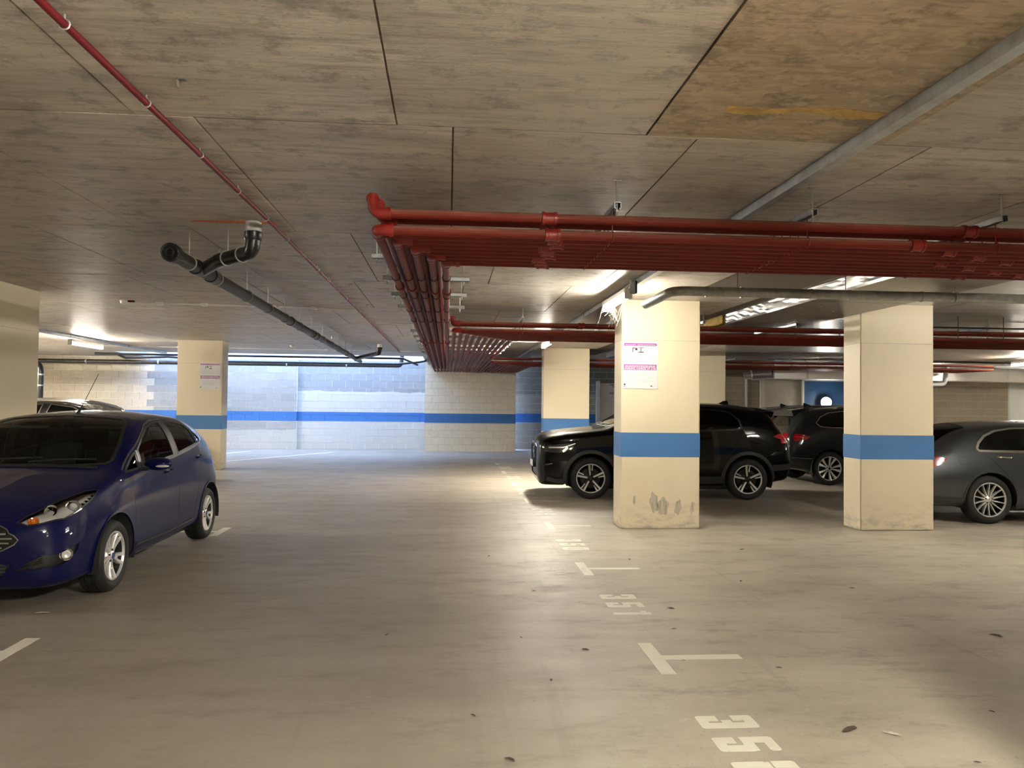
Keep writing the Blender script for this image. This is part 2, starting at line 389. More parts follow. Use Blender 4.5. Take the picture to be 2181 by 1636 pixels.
for y0, ph in shift.items():
    for i in range(-9, 9):
        x0 = ph + 1.25*i
        if x0 > 9.0 or x0+1.25 < -9.7: continue
        if x0+1.25 > 4.1 and y0 > 5: continue
        bl = (y0 == 1.3 and abs(x0-0.98) < 0.05)
        link('panel', panel_mesh(bl), None, ceil, loc=(x0+0.625, y0+1.25, CE - random.uniform(0, 0.003) - (0.004 if bl else 0)))
# yellow rust streak and pencil-thin timber fillet on the blotched panel's joint
obj('joint_fillet', MB().box(1.0, 1.9, 3.79, 3.81, CE-0.016, CE-0.004), 'dirt_pale', ceil)
ys = MB(); pts = []
for k in range(14):
    q = k/13; pts.append((1.25+0.75*q, 3.42+0.03*math.sin(9*q)+0.018*(1 if k % 2 else 0)))
poly = pts + [(1.25+0.75*(13-k)/13, 3.36+0.02*math.sin(7*(13-k)/13)) for k in range(14)]
mat('rust_streak', (0.46, 0.30, 0.09), 0.6, noise=0.4, nscale=12)
obj('rust_streak', ys.prism(poly, CE-0.0155, CE-0.012), 'rust_streak', ceil)
# ------------------------------------------------------------------ walls
def wall(name, mb, m, label): return obj(name, mb, m, kind='structure', label=label, cat='wall')
BL, BH = 0.45, 0.2285
def blocks(par, x0, x1, yface, z1, m, gap=0.011, proud=0.008, z0=0.0, alt=None):
    full = MB().box(-(BL-gap)/2, (BL-gap)/2, -proud, 0.03, -(BH-gap)/2, (BH-gap)/2).mesh('block'); full.materials.append(M[m])
    cache = {}
    nr = int(round((z1-z0)/BH)); n = 0
    for r in range(nr):
        zc = z0+BH*(r+0.5)
        if zc+BH/2 > z1+0.05: break
        x = x0 - (BL/2 if r % 2 else 0)
        while x < x1-0.03:
            a, b = max(x, x0), min(x+BL, x1)
            if b-a > BL-0.01: me = full
            else:
                k = round(b-a, 2)
                if k not in cache:
                    cm = MB().box(-(b-a-gap)/2, (b-a-gap)/2, -proud, 0.03, -(BH-gap)/2, (BH-gap)/2).mesh('block'); cm.materials.append(M[m]); cache[k] = cm
                me = cache[k]
            if b-a > 0.04:
                o = link('block', me, None, par, loc=((a+b)/2, yface, zc)); n += 1
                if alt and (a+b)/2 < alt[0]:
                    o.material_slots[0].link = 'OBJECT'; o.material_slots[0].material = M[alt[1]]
            x += BL
    return n
wa = wall('wall_back_left', MB().box(-16, -5.0, 26.0, 26.4, 0, 5.4), 'mortar_light', 'grey blockwork back wall beside the light well')
blocks(wa, -13.4, -5.0, 26.0, CE, 'block_grey', alt=(-9.8, 'block_warm_lit'))  # blocks left of the light well use the colour with painted-in lamplight
wb_ = wall('wall_back_middle', MB().box(-5.0, -0.76, 26.12, 26.4, 0, 5.4), 'mortar_light', 'blockwork back wall washed blue by daylight')
blocks(wb_, -5.0, -0.76, 26.12, CE, 'block_half')
wc = wall('wall_back_cream', MB().box(-0.76, 2.22, 25.25, 26.4, 0, CE), 'mortar_cream', 'cream painted blockwork wall at the end of the aisle')
blocks(wc, -0.76, 2.22, 25.25, CE, 'block_cream', gap=0.006, proud=0.004)
wd = wall('wall_back_dark', MB().box(2.22, 7.6, 27.0, 27.4, 0, CE), 'mortar_light', 'dark grey blockwork wall in the far recess')
blocks(wd, 2.22, 7.4, 27.0, CE, 'block_dark')
we = wall('wall_back_right', MB().box(7.4, 19, 22.5, 22.9, 0, CE), 'mortar_brown', 'brown blockwork wall behind the parked cars')
blocks(we, 7.9, 9.36, 22.5, CE, 'block_brown', gap=0.008, proud=0.004)
blocks(we, 13.4, 17.3, 22.5, 2.45, 'block_brown', gap=0.008, proud=0.004)
obj('wall_panel', MB().box(9.48, 10.68, 22.46, 22.5, 0, 2.4), 'wall_paint', we)
obj('trim_1', MB().box(9.36, 9.48, 22.42, 22.5, 0, 2.42), 'white_paint', kind='structure')
obj('trim_2', MB().box(17.3, 17.9, 22.44, 22.5, 0, 2.45), 'white_paint', kind='structure')
d1 = obj('door_1', MB().box(10.70, 12.9, 22.40, 22.5, 0, 2.38), 'door_blue', kind='structure', label='dark blue door panel behind the globe light', cat='door')
obj('door_frame', MB().box(10.64, 10.70, 22.38, 22.5, 0, 2.42).box(10.64, 12.96, 22.38, 22.5, 2.38, 2.44), 'white_paint', d1)
wall('wall_return', MB().box(7.4, 7.6, 22.5, 27.4, 0, CE), 'wall_paint', 'short return wall in the far corner')
wall('wall_left', MB().box(-16.3, -16, -7, 26.4, 0, CE), 'wall_paint', 'left side wall')
wall('wall_right', MB().box(19, 19.3, -7, 22.9, 0, CE), 'wall_paint', 'right side wall')
wall('wall_front', MB().box(-16, 19, -7.3, -7, 0, CE), 'wall_paint', 'end wall behind the viewpoint')
wall('wall_lightwell', MB().box(HX0-0.2, HX0, HY0, HY1, CE+0.3, 5.4).box(HX1, HX1+0.2, HY0, HY1, CE+0.3, 5.4).box(HX0-0.2, HX1+0.2, HY0-0.2, HY0, CE+0.3, 5.4), 'white_paint', 'pale upstand walls of the light well')
# recessed doorway beside the far pillar
obj('door_2', MB().box(5.35, 6.6, 26.9, 26.99, 0, 2.35), 'wall_paint', kind='structure')
obj('trim_3', MB().box(5.23, 5.35, 26.86, 26.99, 0, 2.42), 'white_paint', kind='structure')

# ------------------------------------------------------------------ pillars
def pillar(x0, x1, y0, y1, label, scuffs=()):
    t = thing('concrete_pillar', label, 'pillar', ((x0+x1)/2, (y0+y1)/2, 0), group=None)
    a, b = (x1-x0)/2, (y1-y0)/2
    obj('shaft', MB().cbox(-a, a, -b, b, 0, CE, 0.012), 'pillar_paint', t, smooth=True, ang=30)
    e = 0.0015
    obj('blue_band', MB().box(-a-e, a+e, -b-e, b+e, 0.930, 1.245), 'blue_paint', t)
    obj('joint_line', MB().box(-a-0.0008, a+0.0008, -b-0.0008, b+0.0008, 2.445, 2.450), 'scuff', t)
    for sx, sz, rx, rz, tilt in scuffs:
        poly = []
        for k in range(18):
            an = 2*PI*k/18; rr = 1+0.16*math.sin(5*an+sx*9)+0.1*math.sin(9*an)
            px, pz = rx*rr*math.cos(an), rz*rr*math.sin(an)
            poly.append((sx-(x0+x1)/2+px+tilt*pz, sz+pz))
        obj('scuff_mark', MB().prism(poly, -b-0.0012, -b+0.001, 'xz'), 'scuff', t)
    return t
pillar(2.24, 3.285, 9.83, 10.27, 'cream concrete pillar with blue band, tyre scuffs and a parking sign', [(2.68, 0.34, 0.055, 0.13, -0.1), (2.80, 0.29, 0.075, 0.115, 0), (3.0, 0.28, 0.045, 0.095, 0.1), (3.19, 0.27, 0.028, 0.085, 0.15), (2.42, 0.37, 0.018, 0.06, 0)])
pillar(5.37, 6.375, 9.64, 10.08, 'cream concrete pillar with blue band beside the grey saloon')
pillar(2.33, 3.46, 18.7, 19.15, 'far cream pillar with blue band beyond the black SUV bonnet')
pillar(5.9, 6.9, 18.7, 19.15, 'cream pillar in shade behind the black SUV')
pillar(-6.3, -5.25, 8.85, 10.34, 'tan pillar at the left edge behind the blue hatchback')
pillar(-6.22, -5.2, 18.25, 18.68, 'tan concrete pillar with blue band and parking sign in the left row')
pillar(2.24, 3.27, 0.93, 1.42, 'cream pillar nearest the viewpoint, right of the frame')

# ------------------------------------------------------------------ parking signs
def text_mesh(s, size, font_w=1.0):
    cu = bpy.data.curves.new('t', 'FONT'); cu.body = s; cu.size = size; cu.align_x = 'CENTER'; cu.align_y = 'CENTER'; cu.offset = 0.0009
    o = bpy.data.objects.new('t', cu); C.objects.link(o); dg = bpy.context.evaluated_depsgraph_get(); dg.update()
    me = bpy.data.meshes.new_from_object(o.evaluated_get(dg)); bpy.data.objects.remove(o); bpy.data.curves.remove(cu)
    return me
def sign(x, y, z, label):                       # x,z = lower left corner, board faces -Y
    W, H = 0.47, 0.61
    t = thing('parking_sign', label, 'sign', (x+W/2, y, z), group=None)
    obj('board', MB().cbox(-W/2, W/2, -0.006, 0, 0, H, 0.0025), 'sign_white', t)
    f = -0.0068
    def bar(n, x0, x1, z0, z1, m): obj(n, MB().box(x0, x1, f, -0.005, z0, z1), m, t)
    bar('heading_bar', -0.215, 0.215, 0.558, 0.592, 'sign_purple')
    bar('warning_bar', -0.215, 0.215, 0.245, 0.315, 'sign_purple')
    for i, (s, sz, zz) in enumerate((('PARKING CHARGE OF £100', 0.034, 0.262),)):
        me = text_mesh(s, sz); wd_ = me.vertices and max(v.co.x for v in me.vertices)-min(v.co.x for v in me.vertices)
        k = 0.412/wd_
        for v in me.vertices: v.co = Vector((v.co.x*k, 0, v.co.y))
        o = link('lettering', me, 'sign_white', t, loc=(0, f-0.0006, zz))
    lines = MB()
    for x0, x1, zz in ((-0.20, -0.06, 0.572), (-0.04, 0.20, 0.572), (-0.2, 0.2, 0.299), (-0.2, 0.2, 0.284)):
        xx = x0
        while xx < x1-0.01:
            wl = random.uniform(0.02, 0.05); lines.box(xx, min(xx+wl, x1), f-0.0008, f, zz-0.0045, zz+0.0045); xx += wl+0.006
    obj('small_lettering', lines, 'sign_white', t, kind='stuff')
    ink = MB()
    for zz, a, b in ((0.43, -0.21, 0.21), (0.40, -0.21, 0.1), (0.37, -0.21, 0.2)) + tuple((0.21-0.019*k, -0.17, 0.17-0.02*(k % 3)) for k in range(7)):
        ink.box(a, b, f, -0.005, zz-0.0028, zz+0.0028)
    obj('text_lines', ink, 'sign_grey', t, kind='stuff')
    obj('pictogram', MB().prism([(-0.105, 0.475), (-0.095, 0.475), (-0.095, 0.525), (-0.070, 0.525), (-0.070, 0.535), (-0.105, 0.535)], f, -0.005, 'xz'), 'sign_ink', t)
    obj('pictogram', MB().box(-0.07, -0.04, f, -0.005, 0.50, 0.53), 'sign_ink', t)
    obj('pictogram', MB().prism([(-0.025, 0.47), (0.045, 0.47), (0.045, 0.482), (0.014, 0.482), (0.014, 0.53), (0.045, 0.53), (0.045, 0.537), (-0.025, 0.537), (-0.025, 0.53), (0.004, 0.53), (0.004, 0.482), (-0.025, 0.482)], f, -0.005, 'xz'), 'sign_ink', t)
    obj('round_logo', MB().lathe([(0.0, f), (0.012, f), (0.012, -0.005)], 12, (-0.205, 0, 0.055), 'y'), 'sign_ink', t)
    obj('logo_line', MB().box(-0.217, -0.193, f, -0.005, 0.030, 0.036), 'sign_ink', t)
    obj('square_logo', MB().box(0.135, 0.16, f, -0.005, 0.03, 0.042), 'sign_ink', t)
    obj('seal_ring', MB().lathe([(0.012, f), (0.016, f)], 16, (0.192, 0, 0.04), 'y'), 'sign_grey', t)
    return t
sign(2.25, 9.83, 1.815, 'white and purple parking notice on the lit pillar in the foreground')
sign(-5.715, 18.25, 1.845, 'white and purple parking notice on the tan left pillar')
sign(5.68, 26.9, 1.72, 'parking notice in shadow on the far recess wall')

# ------------------------------------------------------------------ floor markings
def floor_t(x, y, s, label):                    # s = +1 stem towards +X
    mb = MB().box(x if s > 0 else x-0.095, x+0.095 if s > 0 else x, y-0.30, y+0.30, 0, 0.0018)
    mb2 = MB().box(*((x+0.095, x+0.6) if s > 0 else (x-0.6, x-0.095)), y-0.042, y+0.042, 0, 0.0018)
    o = obj('bay_mark', mb, 'road_paint', label=label, cat='floor marking', group='painted bay marks'); obj('stem', mb2, 'road_paint', o)
for k, (xx, yy) in enumerate([(1.29, 4.84), (1.295, 7.46), (1.30, 10.09), (1.285, 12.66), (1.27, 15.28), (1.26, 17.88), (1.26, 20.3)]):
    floor_t(xx, yy, 1, f'white painted T mark, {ORD[k]} from the viewer along the right bays')
floor_t(-2.70, 5.13, -1, 'white painted bay mark at the left edge, nearest the viewer')
floor_t(-2.70, 9.69, -1, 'white painted bay mark by the rear wheel of the blue hatchback')
G = {   # blocky stencil digits on a 1 x 2 cell, list of boxes (u0,u1,v0,v1)
 '3': [(0, 1, 1.63, 2), (0, 1, 0, .37), (.58, 1, .2, 1.8), (.36, .8, .83, 1.17), (0, .42, .3, .74), (0, .42, 1.26, 1.7)],
 '5': [(0, 1, 1.63, 2), (0, .42, .92, 1.8), (.3, .95, .92, 1.28), (.58, 1, .2, 1.15), (0, 1, 0, .37), (0, .42, .3, .72)],
 '2': [(0, 1, 1.63, 2), (.58, 1, 1.0, 1.8), (0, .42, 1.26, 1.7), (.05, .95, .84, 1.2), (0, .42, .2, 1.05), (0, 1, 0, .40)],
 '1': [(.30, .72, 0, 2), (.04, .32, 1.52, 1.80)],
 '0': [(0, 1, 1.63, 2), (0, 1, 0, .37), (0, .42, .2, 1.8), (.58, 1, .2, 1.8)],
 '4': [(.55, .92, 0, 2), (0, .35, .8, 2), (0, 1, .55, .9)],
 '9': [(0, 1, 1.66, 2), (0, 1, 0, .34), (.62, 1, .3, 1.7), (0, .38, 1.0, 1.7), (.3, .7, .85, 1.15)],
 '8': [(0, 1, 1.66, 2), (0, 1, 0, .34), (0, .38, .3, 1.7), (.62, 1, .3, 1.7), (.3, .7, .85, 1.15)],
 '7': [(0, 1, 1.66, 2), (.6, 1, .9, 1.7), (.4, .78, 0, 1.0)],
 '6': [(0, 1, 1.66, 2), (0, 1, 0, .34), (0, .38, .3, 1.7), (.62, 1, .3, 1.1), (.3, .7, .85, 1.15)],
}
for kn, (num, yc) in enumerate((('352', 3.595), ('351', 6.12), ('350', 8.75), ('349', 11.38), ('348', 13.96), ('347', 16.6), ('346', 19.1))):
    t = thing('bay_number', f'white stencilled bay number {num}, {ORD[kn]} from the viewer along the right bays', 'floor marking', (1.435, yc, 0), group='stencilled bay numbers')
    for i, ch in enumerate(num):
        mb = MB(); oy = 0.255*(1-i)
        for j, (u0, u1, v0, v1) in enumerate(G[ch]):
            h = 0.0016 + 0.00003*j
            # slightly chamfered blocks, reading with tops towards +X
            x0, x1 = -0.148+v0*0.148, -0.148+v1*0.148; y0, y1 = oy+0.075-u1*0.15, oy+0.075-u0*0.15
            c = 0.012 if (u1-u0) > 0.9 else 0.0
            mb.prism([(x0+c, y0), (x1-c, y0), (x1, y0+c), (x1, y1-c), (x1-c, y1), (x0+c, y1), (x0, y1-c), (x0, y0+c)] if c else [(x0, y0), (x1, y0), (x1, y1), (x0, y1)], 0, h)
        obj('digit', mb, 'road_paint', t)
# far painted lines in the daylight near the back wall
for k, (a, b) in enumerate((((-6.6, 19.3), (-3.6, 24.6)), ((-7.6, 21.3), (-6.2, 24.9)))):
    d = (Vector(b)-Vector(a)).normalized(); nn = Vector((-d.y, d.x))*0.05
    obj('bay_line', MB().prism([tuple(Vector(a)-nn), tuple(Vector(b)-nn), tuple(Vector(b)+nn), tuple(Vector(a)+nn)], 0, 0.0015), 'road_paint', label=('pale painted bay line crossing the sunlit floor by the left pillar', 'shorter painted bay line near the back wall in daylight')[k], cat='floor marking')
# leaf scraps and grit
def leaf(x, y, s, rz, m, label, grp):
    poly = [(s*math.cos(a)*(1+0.25*math.sin(3*a)), 0.38*s*math.sin(a)) for a in [2*PI*k/9 for k in range(9)]]
    mb = MB(); n = 9
    mb.add([(p[0], p[1], 0.001+0.35*abs(p[1])) for p in poly]+[(0, 0, 0.0015)], [(i, (i+1) % n, n) for i in range(n)])
    o = obj('leaf_scrap', mb, m, label=label, cat='debris', group=grp); o.location = (x, y, 0.0008); o.rotation_euler = (0, 0, rz); return o
for x, y, s in ((2.05, 4.62, .022), (0.92, 5.02, .03), (0.62, 4.48, .020), (0.52, 5.3, .018), (1.78, 6.0, .035), (1.64, 5.45, .022), (2.9, 3.9, .02), (2.42, 3.35, .018), (3.9, 5.2, .04), (0.15, 4.0, .02), (1.9, 7.9, .03), (3.3, 8.4, .04), (0.75, 6.6, .02), (-0.4, 5.4, .022), (0.3, 3.5, .03), (1.5, 4.78, .015), (0.45, 8.1, .03), (2.7, 6.9, .03), (3.6, 6.6, .03)):
    leaf(x, y, s, random.uniform(0, 3), 'dirt_dark', 'small dark leaf scrap lying on the concrete floor', 'leaf scraps on the floor')
leaf(2.02, 3.72, .055, 0.5, 'dirt_dark', 'largest brown dry leaf on the floor at lower right', None)
leaf(2.20, 3.66, .045, -0.6, 'scuff', 'grey-brown leaf lying just right of the largest leaf', None)
leaf(-3.0, 6.05, .05, 0.1, 'dirt_pale', 'pale paper scrap on the floor under the blue hatchback bumper', None)
# ------------------------------------------------------------------ ceiling services
RZ, RR = 2.638, 0.030
def elbow_child(par, path, m='red_fitting_paint', r=RR+0.006):
    obj('elbow', MB().tube(path, r, 12), m, par, smooth=True)
coup_me = None
def coupling(par, p, ax):
    global coup_me
    if coup_me is None:
        coup_me = MB().lathe([(RR, -0.045), (RR+0.011, -0.045), (RR+0.011, -0.028), (RR+0.006, -0.026), (RR+0.006, 0.026), (RR+0.011, 0.028), (RR+0.011, 0.045), (RR, 0.045)], 14).mesh('coupling', True); coup_me.materials.append(M['red_fitting_paint'])
    o = link('coupling', coup_me, None, par, loc=p)
    o.rotation_euler = (0, PI/2, 0) if ax == 'x' else (PI/2, 0, 0)
def red_pipe(pts, label, coups=(), r=RR, elbows=True, grp=None):
    path = bend(pts, 0.075, 6)
    o = obj('sprinkler_pipe', MB().tube(path, r, 14), 'red_pipe_paint', smooth=True, label=label, cat='pipe', group=grp)
    for i in range(1, len(pts)-1):
        P = Vector(pts[i]); a = (Vector(pts[i-1])-P).normalized(); b = (Vector(pts[i+1])-P).normalized()
        la, lb = (Vector(pts[i-1])-P).length, (Vector(pts[i+1])-P).length
        if elbows and min(la, lb) > 0.09:
            elbow_child(o, bend([P+a*0.10, P, P+b*min(0.13, lb*0.9)], 0.075, 6))
            # collars at the mouths
            for q, dd in ((P+a*0.085, a), (P+b*min(0.115, lb*0.8), b)):
                obj('collar', MB().tube([q-dd*0.012, q+dd*0.012], r+0.010, 12), 'red_fitting_paint', o, smooth=True)
    for p, ax in coups: coupling(o, p, ax)
    return o
YEND = 25.24
XK = lambda k: -0.44+0.103*k
for i in range(9):
    y = 4.63+0.122*i
    cx = (0.62+0.03*(i % 3), 2.95+0.17*((i*5) % 4)+0.12*i)
    if i % 2 == 0:
        k = i//2; red_pipe([(9, y, RZ), (XK(k), y, RZ), (XK(k), YEND, RZ)], f'red steel pipe turning away at the near rack corner, {ORD[k]} run from the left', [((c, y, RZ), 'x') for c in cx]+[((XK(k), 6.9+0.07*k+6*j, RZ), 'y') for j in range(2)])
    else:
        k = i//2; xo = XK(k)+0.030
        red_pipe([(9, y, RZ), (xo, y, RZ), (xo, y+0.16, RZ+0.1), (xo, YEND, RZ+0.1)], f'red steel pipe of the near rack rising above its neighbours, {ORD[k]} from the front', [((c, y, RZ), 'x') for c in cx], elbows=False)
for j, (y, z, lab) in enumerate(((4.63, RZ+0.1, 'upper front red pipe of the near rack with an upturned dusty end'), (4.75, RZ+0.095, 'dark red upper pipe tucked behind the front pipe of the near rack'))):
    red_pipe([(9, y, z), (XK(0)-0.015+0.03*j, y, z), (XK(0)-0.03+0.02*j, y+0.02, z+0.115)], lab, [((0.60, y, z), 'x'), ((3.3, y, z), 'x')])
for i in range(10):
    y = 10.96+0.15*i; k = 5+i
    red_pipe([(13, y, RZ), (XK(k), y, RZ), (XK(k), YEND, RZ)], f'red pipe of the middle rack, {ORD[i]} from the front', [((2.9+0.1*i, y, RZ), 'x')])
for j, y in enumerate((10.96, 11.11)):
    red_pipe([(13, y, RZ+0.1), (XK(5)-0.02, y, RZ+0.1), (XK(5)-0.03, y+0.01, RZ+0.2)], ('upper front red pipe of the middle rack', 'upper rear red pipe of the middle rack')[j], [((1.9, y, RZ+0.1), 'x')])
for i in range(12):
    y = 19.4+0.13*i; k = 15+i
    red_pipe([(14.5, y, RZ), (XK(k), y, RZ), (XK(k), YEND, RZ)], f'red pipe of the far rack, {ORD[i]} from the front')
for j, y in enumerate((19.4, 19.53)):
    red_pipe([(14.5, y, RZ+0.1), (XK(15)-0.02, y, RZ+0.1), (XK(15)-0.03, y+0.01, RZ+0.2)], ('upper front red pipe of the far rack', 'upper rear red pipe of the far rack')[j])

# hanger frames: galvanised channel on two threaded rods
def channel_mb(p0, p1, s=0.041):
    p0, p1 = Vector(p0), Vector(p1); d = (p1-p0).normalized(); side = Vector((0, 0, 1)).cross(d); up = Vector((0, 0, 1)); h = s/2; tt = 0.004
    # open C section: top, both sides and lips below
    mb = MB()
    def bar(a0, a1, b0, b1):
        vs = [q+side*a+up*b for q in (p0, p1) for a, b in ((a0, b0), (a1, b0), (a1, b1), (a0, b1))]
        mb.add(vs, [(0, 1, 2, 3), (7, 6, 5, 4), (0, 4, 5, 1), (1, 5, 6, 2), (2, 6, 7, 3), (3, 7, 4, 0)])
    bar(-h, h, h-tt, h); bar(-h, -h+tt, -h, h); bar(h-tt, h, -h, h); bar(-h, -h+0.011, -h, -h+tt); bar(h-0.011, h, -h, -h+tt)
    return mb
def hanger(p0, p1, rods, straps, label, grp, strap_z=RZ):
    mid = (Vector(p0)+Vector(p1))/2
    t = thing('pipe_hanger', label, 'hanger', (mid.x, mid.y, mid.z), group=grp); off = -mid
    T = Matrix.Translation(off)
    obj('channel', channel_mb(p0, p1).xf(T), 'galvanised', t)
    for r in rods:
        obj('threaded_rod', MB().tube([(r[0], r[1], p0[2]-0.06), (r[0], r[1], CE)], 0.006, 8).xf(T), 'zinc_rod', t, smooth=True)
        obj('fixing_plate', MB().cbox(r[0]-0.03, r[0]+0.03, r[1]-0.016, r[1]+0.016, CE-0.012, CE, 0.003).xf(T), 'zinc_rod', t)
        obj('nut', MB().lathe([(0.0, 0), (0.012, 0), (0.012, 0.012), (0, 0.012)], 6, (r[0], r[1], p0[2]-0.035)).xf(T), 'zinc_rod', t)
    for sx, sy, ax in straps:
        ring = [(sx, sy+0.034*math.cos(a), strap_z+0.034*math.sin(a)) if ax == 'x' else (sx+0.034*math.cos(a), sy, strap_z+0.034*math.sin(a)) for a in [2*PI*k/12 for k in range(12)]]
        mb = MB().tube(ring, 0.0035, 5, closed=True).tube([(sx, sy, strap_z+0.03), (sx, sy, p0[2]-0.015)], 0.0035, 6)
        obj('pipe_strap', mb.xf(T), 'cladding' if ax == 'y' else 'red_fitting_paint', t, smooth=True)
for k, x in enumerate((1.01, 2.25, 3.5)):
    hanger((x, 4.57, 2.818), (x, 5.75, 2.818), [(x, 4.60), (x, 5.70)], [(x-0.02-0.0*i, 4.63+0.122*i, 'x') for i in range(9)], ('galvanised hanger over the near pipe rack, left one', 'galvanised hanger over the near pipe rack, beside the cable trunking', 'galvanised hanger over the near pipe rack at the right edge')[k], 'hangers of the near pipe rack')
for k, x in enumerate((1.05, 2.4, 3.7, 5.1, 6.6, 8.1)):
    hanger((x, 10.9, 2.82), (x, 12.45, 2.82), [(x, 10.93), (x, 12.4)], [(x, 10.96, 'x'), (x, 11.41, 'x')], f'galvanised hanger over the middle pipe rack, {ORD[k]} from the left', 'hangers of the middle pipe rack')
for k, x in enumerate((7.4, 8.9, 10.4)):
    hanger((x, 19.3, 2.82), (x, 21.0, 2.82), [(x, 19.33), (x, 20.9)], [(x, 19.4, 'x')], f'hanger over the far pipe rack, {ORD[k]} from the left', 'hangers of the far pipe rack')
yy = 6.35; k = 0
while yy < 24.5:
    if not (10.7 < yy < 12.5 or 19.2 < yy < 21.1):
        xr = 0.19 if yy < 10.9 else (1.25 if yy < 19.3 else 2.38)
        hanger((-0.64, yy, 2.80), (xr, yy, 2.80), [(-0.6, yy), (xr-0.06, yy)], [(XK(i), yy, 'y') for i in range(5)] if yy < 10 else [(XK(0), yy, 'y')], f'galvanised cross channel over the pipe runs going away, {ORD[k]} from the viewer', 'cross channels of the pipe runs'); k += 1
    yy += 1.09
# ------------------------------------------------------------------ cable trunking and lights
def trunking(x, y0, y1, label, z0=2.915, wd_=0.055):
    t = obj('cable_trunking', MB().box(x-wd_/2, x+wd_/2, y0, y1, z0, 2.970), 'galvanised', label=label, cat='cable trunking')
    obj('lid', MB().box(x-wd_/2-0.004, x+wd_/2+0.004, y0, y1, z0-0.006, z0+0.004), 'galvanised', t)
    y = y0+1.2
    while y < y1:
        obj('joint_strap', MB().box(x-wd_/2-0.003, x+wd_/2+0.003, y-0.03, y+0.03, z0-0.002, 2.971), 'dull_galv', t); y += 3.0
trunking(2.045, 1.2, 24.6, 'long galvanised cable trunking across the ceiling above the lights')
trunking(-8.12, 1.0, 22.9, 'galvanised cable trunking at far left over the lit tube')
def batten(x, y0, y1, z, label, power=1.0):
    key = 'tube_glow_%g' % power
    if key not in M: mat(key, (1, 1, 1), 0.5, emit=LAMPCOL, estr=LAMP*power)
    t = thing('tube_light', label, 'light', (x, (y0+y1)/2, z), group='ceiling tube lights'); h = (y1-y0)/2
    obj('housing', MB().cbox(-0.050, 0.050, -h, h, 0.024, 0.075, 0.006), 'white_plastic', t)
    prof = [(0.0, -h+0.02), (0.030, -h+0.025), (0.038, -h+0.05), (0.038, h-0.05), (0.030, h-0.025), (0.0, h-0.02)]
    obj('diffuser', MB().lathe(prof, 10, (0, 0, 0), 'y'), key, t, smooth=True)
    for s in (-1, 1): obj('end_cap', MB().cbox(-0.042, 0.042, s*h-0.02, s*h+0.02, -0.042, 0.07, 0.006), 'white_plastic', t)
    for s in (-0.7, 0.7): obj('suspension', MB().tube([(0, s*h, 0.07), (0.05 if x > 0 else 0, s*h, 2.93-z)], 0.006, 6), 'zinc_rod', t)
    return t
batten(1.94, 8.22, 9.40, 2.80, 'glowing tube light beside the foreground pillar with cobwebs', 0.95)
batten(1.97, 14.72, 15.95, 2.80, 'glowing tube light near the far pillar', 4.2)
batten(-8.12, 17.25, 18.75, 2.80, 'glowing tube light at far left above the parked car', 1.7)
batten(1.94, -0.68, 0.50, 2.80, 'tube light over the viewpoint beside the nearest pillar', 9)
batten(-8.12, 10.8, 12.2, 2.80, 'added fill tube light behind the left edge pillar', 3.6)  # unseen lamp added to lift the left ceiling and the far left pillar
batten(-8.12, 4.2, 5.6, 2.80, 'added fill tube light left of the frame', 1.2)  # unseen lamp put in as fill for the left side
batten(-13.2, 19.2, 20.6, 2.80, 'added fill tube light at far left beyond the frame', 10)  # added out of view to light the left end of the back wall
batten(5.2, -3.0, -1.6, 2.80, 'added fill tube light behind the viewpoint on the right', 0.3)  # added fill behind the camera, no lamp known there
batten(7.9, 6.6, 8.0, 2.80, 'added fill tube light right of the frame, before the second pillar', 1.8)  # added out of view to brighten the right pillar and floor
batten(14.0, 9.8, 11.2, 2.80, 'added fill tube light right of the frame beyond the grey saloon', 1.2)  # unseen fill lamp added for the right side
batten(15.2, 18.2, 19.6, 2.80, 'tube light at far right beyond the frame', 1.5)
# bracket at the near end of the foreground light
t = thing('light_bracket', 'black and grey bracket at the near end of the foreground tube light', 'bracket', (1.95, 8.08, 2.84))
obj('plate', MB().cbox(-0.03, 0.03, -0.012, 0.0, -0.05, 0.12, 0.004), 'galvanised', t); obj('junction_box', MB().cbox(0.0, 0.055, 0.0, 0.04, -0.04, 0.10, 0.006), 'black_plastic', t)
obj('screw', MB().lathe([(0, -0.016), (0.007, -0.016), (0.007, -0.012)], 8, (0, 0, 0.09), 'y'), 'zinc_rod', t)
# cobwebs
cw = MB()
for k in range(20):
    a = Vector((1.94+random.uniform(-0.05, 0.18), 9.2+random.uniform(-0.25, 0.3), 2.80)); b = a+Vector((random.uniform(-0.12, 0.14), random.uniform(-0.1, 0.1), -random.uniform(0.08, 0.30)))
    m_ = (a+b)/2+Vector((random.uniform(-.02, .02), 0, -0.02)); cw.tube([a, m_, b], 0.0007, 4)
obj('cobweb', cw, 'cobweb', label='dusty cobweb strands hanging from the foreground tube light', cat='cobweb', kind='stuff')
# globe wall light
t = thing('globe_light', 'bright round globe light on the blue door wall', 'light', (11.32, 22.25, 1.74))
obj('globe', MB().sphere((0, 0, 0), 0.15, 24), 'globe_glow', t, smooth=True)
obj('backplate', MB().lathe([(0, 0.15), (0.10, 0.15), (0.12, 0.09), (0.17, 0.02), (0.175, 0.0), (0.16, 0.0)], 24, (0, 0, 0), 'y'), 'black_plastic', t, smooth=True)

